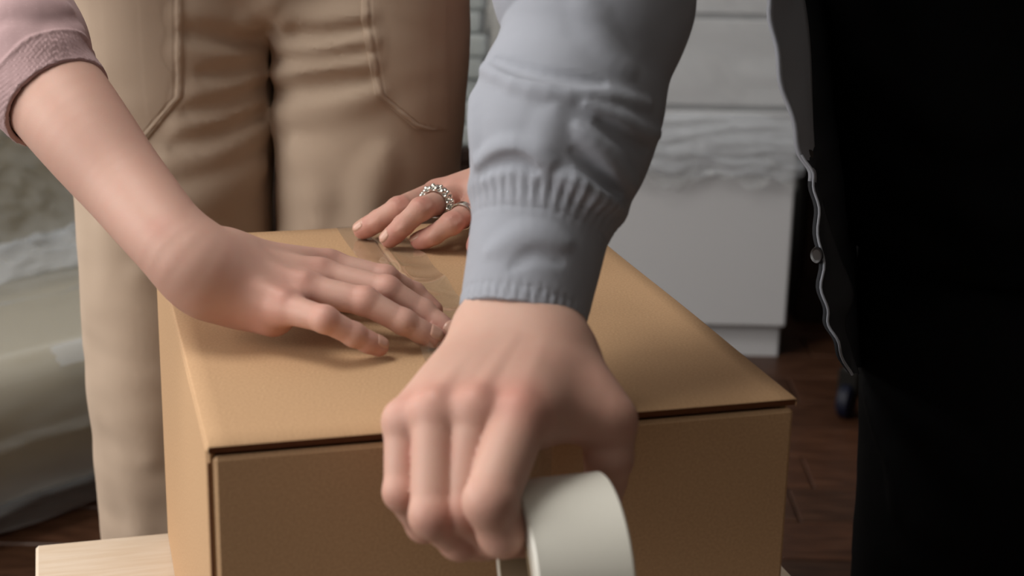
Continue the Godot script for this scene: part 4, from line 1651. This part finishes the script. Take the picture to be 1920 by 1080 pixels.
	for fo in [
		[[Vector3(-0.0230, 0.7617, -0.9294), Vector3(-0.0154, 0.7701, -0.9319), Vector3(-0.0032, 0.7745, -0.9332), Vector3(0.0108, 0.7724, -0.9326), Vector3(0.0202, 0.7649, -0.9303)], 0.006, 0.0032],
		[[Vector3(-0.0198, 0.7582, -0.9283), Vector3(-0.0107, 0.7655, -0.9305), Vector3(0.0016, 0.7681, -0.9313), Vector3(0.0125, 0.7624, -0.9296)], 0.005, -0.0022],
		[[Vector3(-0.0222, 0.8144, -0.9452), Vector3(-0.0244, 0.7996, -0.9408), Vector3(-0.0240, 0.7818, -0.9354), Vector3(-0.0221, 0.7656, -0.9305)], 0.010, 0.0030],
		[[Vector3(-0.0195, 0.8180, -0.9463), Vector3(0.0023, 0.8101, -0.9439), Vector3(0.0255, 0.8058, -0.9427), Vector3(0.0503, 0.8039, -0.9421), Vector3(0.0766, 0.7997, -0.9408)], 0.007, 0.0042],
		[[Vector3(-0.0134, 0.8228, -0.9478), Vector3(0.0052, 0.8167, -0.9459), Vector3(0.0285, 0.8130, -0.9448), Vector3(0.0501, 0.8110, -0.9442)], 0.005, -0.0032],
		[[Vector3(0.0411, 0.7990, -0.9406), Vector3(0.0598, 0.7917, -0.9384), Vector3(0.0723, 0.7851, -0.9364), Vector3(0.0832, 0.7833, -0.9359)], 0.007, 0.0050],
		[[Vector3(0.0490, 0.7897, -0.9378), Vector3(0.0631, 0.7817, -0.9354), Vector3(0.0762, 0.7743, -0.9332)], 0.005, -0.0024],
		[[Vector3(0.0368, 0.7859, -0.9367), Vector3(0.0509, 0.7738, -0.9330), Vector3(0.0620, 0.7613, -0.9293), Vector3(0.0693, 0.7534, -0.9269)], 0.008, 0.0052],
		[[Vector3(0.0340, 0.7726, -0.9326), Vector3(0.0465, 0.7619, -0.9294), Vector3(0.0607, 0.7503, -0.9260)], 0.005, -0.0024],
		[[Vector3(0.0265, 0.7591, -0.9286), Vector3(0.0405, 0.7549, -0.9273), Vector3(0.0546, 0.7472, -0.9250), Vector3(0.0633, 0.7415, -0.9233)], 0.008, 0.0052],
		[[Vector3(0.0383, 0.8629, -0.9598), Vector3(0.0465, 0.8394, -0.9527), Vector3(0.0654, 0.8190, -0.9466)], 0.014, 0.0014],
		[[Vector3(0.0147, 0.7604, -0.9290), Vector3(0.0176, 0.7737, -0.9330), Vector3(0.0197, 0.7871, -0.9370), Vector3(0.0233, 0.7960, -0.9397)], 0.012, 0.0012],
		[[Vector3(-0.0128, 0.7169, -0.9159), Vector3(0.0087, 0.7262, -0.9187), Vector3(0.0304, 0.7222, -0.9175)], 0.010, 0.0012],
		[[Vector3(-0.0002, 0.7083, -0.9133), Vector3(0.0135, 0.7151, -0.9154), Vector3(0.0275, 0.7118, -0.9144)], 0.006, -0.0010],
	]:
		ridge(sl, fo[0], fo[1], fo[2], EYE)
	var crinkle := FastNoiseLite.new()
	crinkle.seed = 24
	crinkle.frequency = 22.0
	crinkle.fractal_octaves = 3
	var e1 := axis.cross(Vector3.UP).normalized()
	var e2 := axis.cross(e1)
	var seam_at := hem.distance_to(cuff) + 0.002
	var cut := cut_sleeve(hem, axis, 0.0046, 0.016)
	sl.post = cut
	sl.bump = func(p: Vector3) -> float:
		var v := p - hem
		var s := -v.dot(axis)
		var an := atan2(v.dot(e1), v.dot(e2))
		var ribs := sin(an * 42.0 + 2.0 * crinkle.get_noise_3dv(p * 0.6))
		var gather := 0.00058 * ribs * exp(-pow((s - seam_at + 0.006) / 0.0085, 2.0)) + 0.0004 * ribs * exp(-pow((s - 0.006) / 0.006, 2.0))
		gather += 0.0005 * (exp(-pow((s - 0.0095) / 0.0012, 2.0)) + exp(-pow((s - seam_at + 0.016) / 0.0013, 2.0)))
		return gather + 0.0007 * crinkle.get_noise_3dv(p * 0.7)
	into = lists()
	sl.mesh(0.0023, Vector3(-0.0314, 0.6551, -0.9339) + Vector3(-0.02, -0.02, -0.22), Vector3(0.1099, 0.8680, -1.0449) + Vector3(0.03, 0.01, 0.22), into)
	var sl2 := lists()
	# the part of the shirt above the picture, with the same sleeve going on to the shoulder
	sl.group(0.05)
	sl.bone(Vector3(0.31, 1.26, -1.38), 0.075, Vector3(0.62, 1.26, -1.40), 0.075)
	sl.bone(Vector3(0.46, 1.02, -1.41), 0.165, Vector3(0.46, 1.22, -1.40), 0.172, 0.74, Vector3.BACK)
	sl.chain([Vector3(0.62, 1.25, -1.40), Vector3(0.70, 0.98, -1.45), Vector3(0.67, 0.80, -1.32)], [0.068, 0.060, 0.050])
	sl.bump = func(_p: Vector3) -> float: return 0.0
	var above := (Vector3(0.1099, 0.8680, -1.0449)).y
	sl.post = func(p: Vector3, d: float) -> float: return maxf(d, maxf(above - 0.02 - p.y if p.x < 0.25 else 0.82 - p.y, -1.0))
	sl.mesh(0.011, Vector3(0.0, 0.70, -1.62), Vector3(0.82, 1.36, -0.95), into)
	var shirt := placed("shirt", made(into, false), M.shirt, m)
	# its open front edge, hanging and turning in towards the tip
	var edges := [
		[Vector3(0.1716, 0.8890, -1.2339), Vector3(0.2086, 0.8853, -1.2986)], [Vector3(0.1794, 0.8516, -1.2227), Vector3(0.2152, 0.8460, -1.2868)], [Vector3(0.1851, 0.8255, -1.2148), Vector3(0.2207, 0.8184, -1.2785)],
		[Vector3(0.1901, 0.7918, -1.2047), Vector3(0.2256, 0.7830, -1.2678)], [Vector3(0.1999, 0.7545, -1.1935), Vector3(0.2297, 0.7436, -1.2560)], [Vector3(0.2104, 0.7209, -1.1834), Vector3(0.2337, 0.7081, -1.2453)],
		[Vector3(0.2186, 0.7023, -1.1778), Vector3(0.2367, 0.6864, -1.2388)], [Vector3(0.2214, 0.6798, -1.1710), Vector3(0.2338, 0.6727, -1.2002)], [Vector3(0.2242, 0.6512, -1.1572), Vector3(0.2474, 0.6382, -1.2055)],
		[Vector3(0.2250, 0.6265, -1.1446), Vector3(0.2612, 0.6097, -1.2022)], [Vector3(0.2306, 0.6057, -1.1435), Vector3(0.2557, 0.5893, -1.1908)], [Vector3(0.2386, 0.5871, -1.1431), Vector3(0.2606, 0.5707, -1.1852)], [Vector3(0.2540, 0.5594, -1.1609), Vector3(0.2614, 0.5578, -1.1657)],
	]
	var rows := []
	for j in (edges.size() - 1) * 6 + 1:
		var k := mini(j / 6, edges.size() - 2)
		var u := j / 6.0 - k
		var l := catmull(edges, k, u, 0)
		var r := catmull(edges, k, u, 1)
		var nrm := (r - l).cross(Vector3.UP).normalized()
		var row := []
		for s in 2:
			for i in 11:
				var v := i / 10.0 if s == 0 else 1.0 - i / 10.0
				var wob := 0.0018 * sin(v * 5.0 + j * 0.2) * v + 0.0016 * sin(j * 0.8) * (1.0 - v)
				var roll := 0.0012 * exp(-pow(v / 0.10, 2.0)) + 0.0006 * exp(-pow((v - 0.28) / 0.03, 2.0))
				row.append(l.lerp(r, v) + nrm * (wob + (roll + 0.0008 if s == 0 else -roll - 0.0008)))
		rows.append(row)
	var turn_at := 36
	var fronts := part("shirt_front", sheet(rows.slice(0, turn_at + 1), true, true), M.shirt, shirt)
	var shaded_shirt := part("shaded_edge", sheet(rows.slice(turn_at), true, true), M.shaded_shirt, shirt)  # lower edge in darkened cloth, in place of the shade there
	shaded_shirt.set_meta("label", "turned shirt edge with its shade put into the colour")
	var rim := []
	for j in range(turn_at - 6, rows.size()):
		rim.append(rows[j][0])
	part("lit_rim", tube(rim, 0.0011, 8), M.shirt, shaded_shirt)  # paler strip added where the edge catches light
	var bt := part("button", turned([Vector2(0, 0), Vector2(0.0055, 0), Vector2(0.0062, 0.001), Vector2(0.0058, 0.0022), Vector2(0.0040, 0.0017), Vector2(0, 0.0016)], Vector3(0.2231, 0.6524, -1.1555), Vector3(-0.8, 0.1, 0.55), 20), M.button, shaded_shirt)
	bt.set_meta("label", "dark button on the shirt edge")
	part("buttonhole", turned([Vector2(0, 0), Vector2(0.0035, 0), Vector2(0.0038, 0.0006), Vector2(0, 0.0007)], Vector3(0.2221, 0.7147, -1.2134), Vector3(0.6, 0.2, 0.8), 16), M.button, fronts)

	# the side of the shirt, from that edge back round the body
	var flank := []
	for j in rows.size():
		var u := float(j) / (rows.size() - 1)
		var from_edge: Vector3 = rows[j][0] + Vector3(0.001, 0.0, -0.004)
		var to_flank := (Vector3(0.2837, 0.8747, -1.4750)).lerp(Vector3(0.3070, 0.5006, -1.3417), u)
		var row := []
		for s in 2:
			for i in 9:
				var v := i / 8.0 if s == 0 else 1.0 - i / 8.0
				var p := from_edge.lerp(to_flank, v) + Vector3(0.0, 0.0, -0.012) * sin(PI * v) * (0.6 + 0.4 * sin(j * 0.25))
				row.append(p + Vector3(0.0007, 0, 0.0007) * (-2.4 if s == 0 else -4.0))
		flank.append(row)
	part("shirt_side", sheet(flank, true, true), M.shaded_shirt, shirt)  # shade inside the open shirt is in this dark colour

	# --- black T-shirt and black trousers
	var ts := Field.new()
	ts.sk[2] = 0.01
	ts.jk[2] = 0.02
	ts.group(0.0)
	ts.limb([Vector3(0.455, 1.25, -1.38), Vector3(0.430, 0.95, -1.37), Vector3(0.440, 0.78, -1.36), Vector3(0.462, 0.50, -1.37)], [0.165, 0.190, 0.178, 0.170], 0.76, Vector3.BACK)
	ts.group(0.002, 2)
	ridge(ts, [Vector3(0.2542, 0.7863, -1.1978), Vector3(0.2938, 0.7572, -1.1891), Vector3(0.3489, 0.7358, -1.1826)], 0.02, 0.004, EYE)
	ridge(ts, [Vector3(0.2634, 0.7192, -1.1777), Vector3(0.3109, 0.6902, -1.1689), Vector3(0.3658, 0.6763, -1.1648)], 0.02, 0.004, EYE)
	ridge(ts, [Vector3(0.2566, 0.6705, -1.1630), Vector3(0.2881, 0.6561, -1.1587), Vector3(0.3274, 0.6457, -1.1556)], 0.016, 0.004, EYE)
	var hemline := (Vector3(0.3080, 0.6053, -1.2270)).y
	ts.bump = func(p: Vector3) -> float: return 0.002 * crinkle.get_noise_3dv(p * 0.5)
	ts.post = func(p: Vector3, d: float) -> float:
		return maxf(d, maxf(hemline - 0.05 * (p.x - 0.35) + 0.004 * sin(p.x * 30.0) - p.y, p.y - 1.27))
	into = lists()
	ts.mesh(0.0075, Vector3(0.22, 0.55, -1.56), Vector3(0.68, 1.30, -1.18), into)
	placed("tee_shirt", made(into, false), M.black_knit, m)
	var tr := Field.new()
	tr.sk = PackedFloat32Array([0.03, 0.004, 0.006, 0.004])
	tr.jk = PackedFloat32Array([0.0, 0.03, 0.012, 0.01])
	tr.group(0.05)
	tr.bone(Vector3(0.40, 0.80, -1.42), 0.118, Vector3(0.55, 0.80, -1.42), 0.118)
	tr.group(0.0, 1)
	tr.limb([Vector3(0.410, 0.78, -1.42), Vector3(0.410, 0.60, -1.375), Vector3(0.408, 0.42, -1.31), Vector3(0.41, 0.09, -1.42)], [0.112, 0.110, 0.105, 0.08])
	tr.group(0.0, 1)
	tr.limb([Vector3(0.585, 0.78, -1.41), Vector3(0.59, 0.45, -1.30), Vector3(0.595, 0.09, -1.42)], [0.105, 0.085, 0.07])
	tr.group(0.002, 2)
	ridge(tr, [Vector3(0.2597, 0.5622, -1.1304), Vector3(0.2712, 0.5325, -1.1215), Vector3(0.2816, 0.5028, -1.1126), Vector3(0.2841, 0.4729, -1.1036)], 0.008, 0.0045, EYE)
	ridge(tr, [Vector3(0.2696, 0.6072, -1.1440), Vector3(0.3047, 0.6116, -1.1453), Vector3(0.3474, 0.6236, -1.1489)], 0.014, 0.004, EYE)
	ridge(tr, [Vector3(0.2740, 0.5849, -1.1373), Vector3(0.3131, 0.5837, -1.1369), Vector3(0.3519, 0.5938, -1.1400)], 0.014, 0.003, EYE)
	ridge(tr, [Vector3(0.3552, 0.6238, -1.1490), Vector3(0.3502, 0.5788, -1.1355), Vector3(0.3486, 0.5265, -1.1197), Vector3(0.3493, 0.4368, -1.0927)], 0.004, 0.0012, EYE)
	tr.bump = func(p: Vector3) -> float: return 0.0018 * crinkle.get_noise_3dv(p * 0.6)
	tr.post = func(p: Vector3, d: float) -> float: return maxf(d, maxf(p.y - 0.9, 0.05 - p.y))
	into = lists()
	tr.mesh(0.0065, Vector3(0.24, 0.02, -1.58), Vector3(0.72, 0.92, -1.14), into)
	placed("trousers", made(into, false), M.black_denim, m)
	var shoe := Field.new()
	shoe.group(0.02)
	for x in [0.40, 0.595]:
		shoe.bone(Vector3(x, 0.052, -1.44), 0.045, Vector3(x - 0.01, 0.04, -1.28), 0.038)
		shoe.bone(Vector3(x - 0.01, 0.034, -1.28), 0.034, Vector3(x - 0.015, 0.03, -1.21), 0.030)
	shoe.post = func(p: Vector3, d: float) -> float: return maxf(d, 0.003 - p.y)
	into = lists()
	shoe.mesh(0.008, Vector3(0.3, -0.01, -1.55), Vector3(0.7, 0.12, -1.12), into)
	placed("shoes", made(into, false), M.button, m)

	# --- the roll of tape in his hand
	var near_end := Vector3(0.0054, 0.5642, -0.8073)
	var far_end := Vector3(0.0581, 0.5659, -0.8204)
	var ax := (far_end - near_end).normalized()
	var lw := 0.0525
	var roll_of := thing("tape_roll", "roll of cream packing tape held in the man's hand in front of the box", "tape roll", near_end)
	var bev := 0.0012
	part("winding", turned([Vector2(0.0395, 0.0), Vector2(0.0515 - bev, 0.0), Vector2(0.0515, bev), Vector2(0.0515, lw - bev), Vector2(0.0515 - bev, lw), Vector2(0.0395, lw), Vector2(0.0395, 0.0)], Vector3.ZERO, ax, 96), M.tape, roll_of)
	part("core", turned([Vector2(0.0372, -0.0008), Vector2(0.0394, -0.0008), Vector2(0.0394, lw + 0.0008), Vector2(0.0372, lw + 0.0008), Vector2(0.0372, -0.0008)], Vector3.ZERO, ax, 72), M.core, roll_of)


func catmull(e: Array, k: int, u: float, c: int) -> Vector3:
	var p0: Vector3 = e[maxi(k - 1, 0)][c]
	var p1: Vector3 = e[k][c]
	var p2: Vector3 = e[k + 1][c]
	var p3: Vector3 = e[mini(k + 2, e.size() - 1)][c]
	return p1.cubic_interpolate(p2, p0, p3, u)
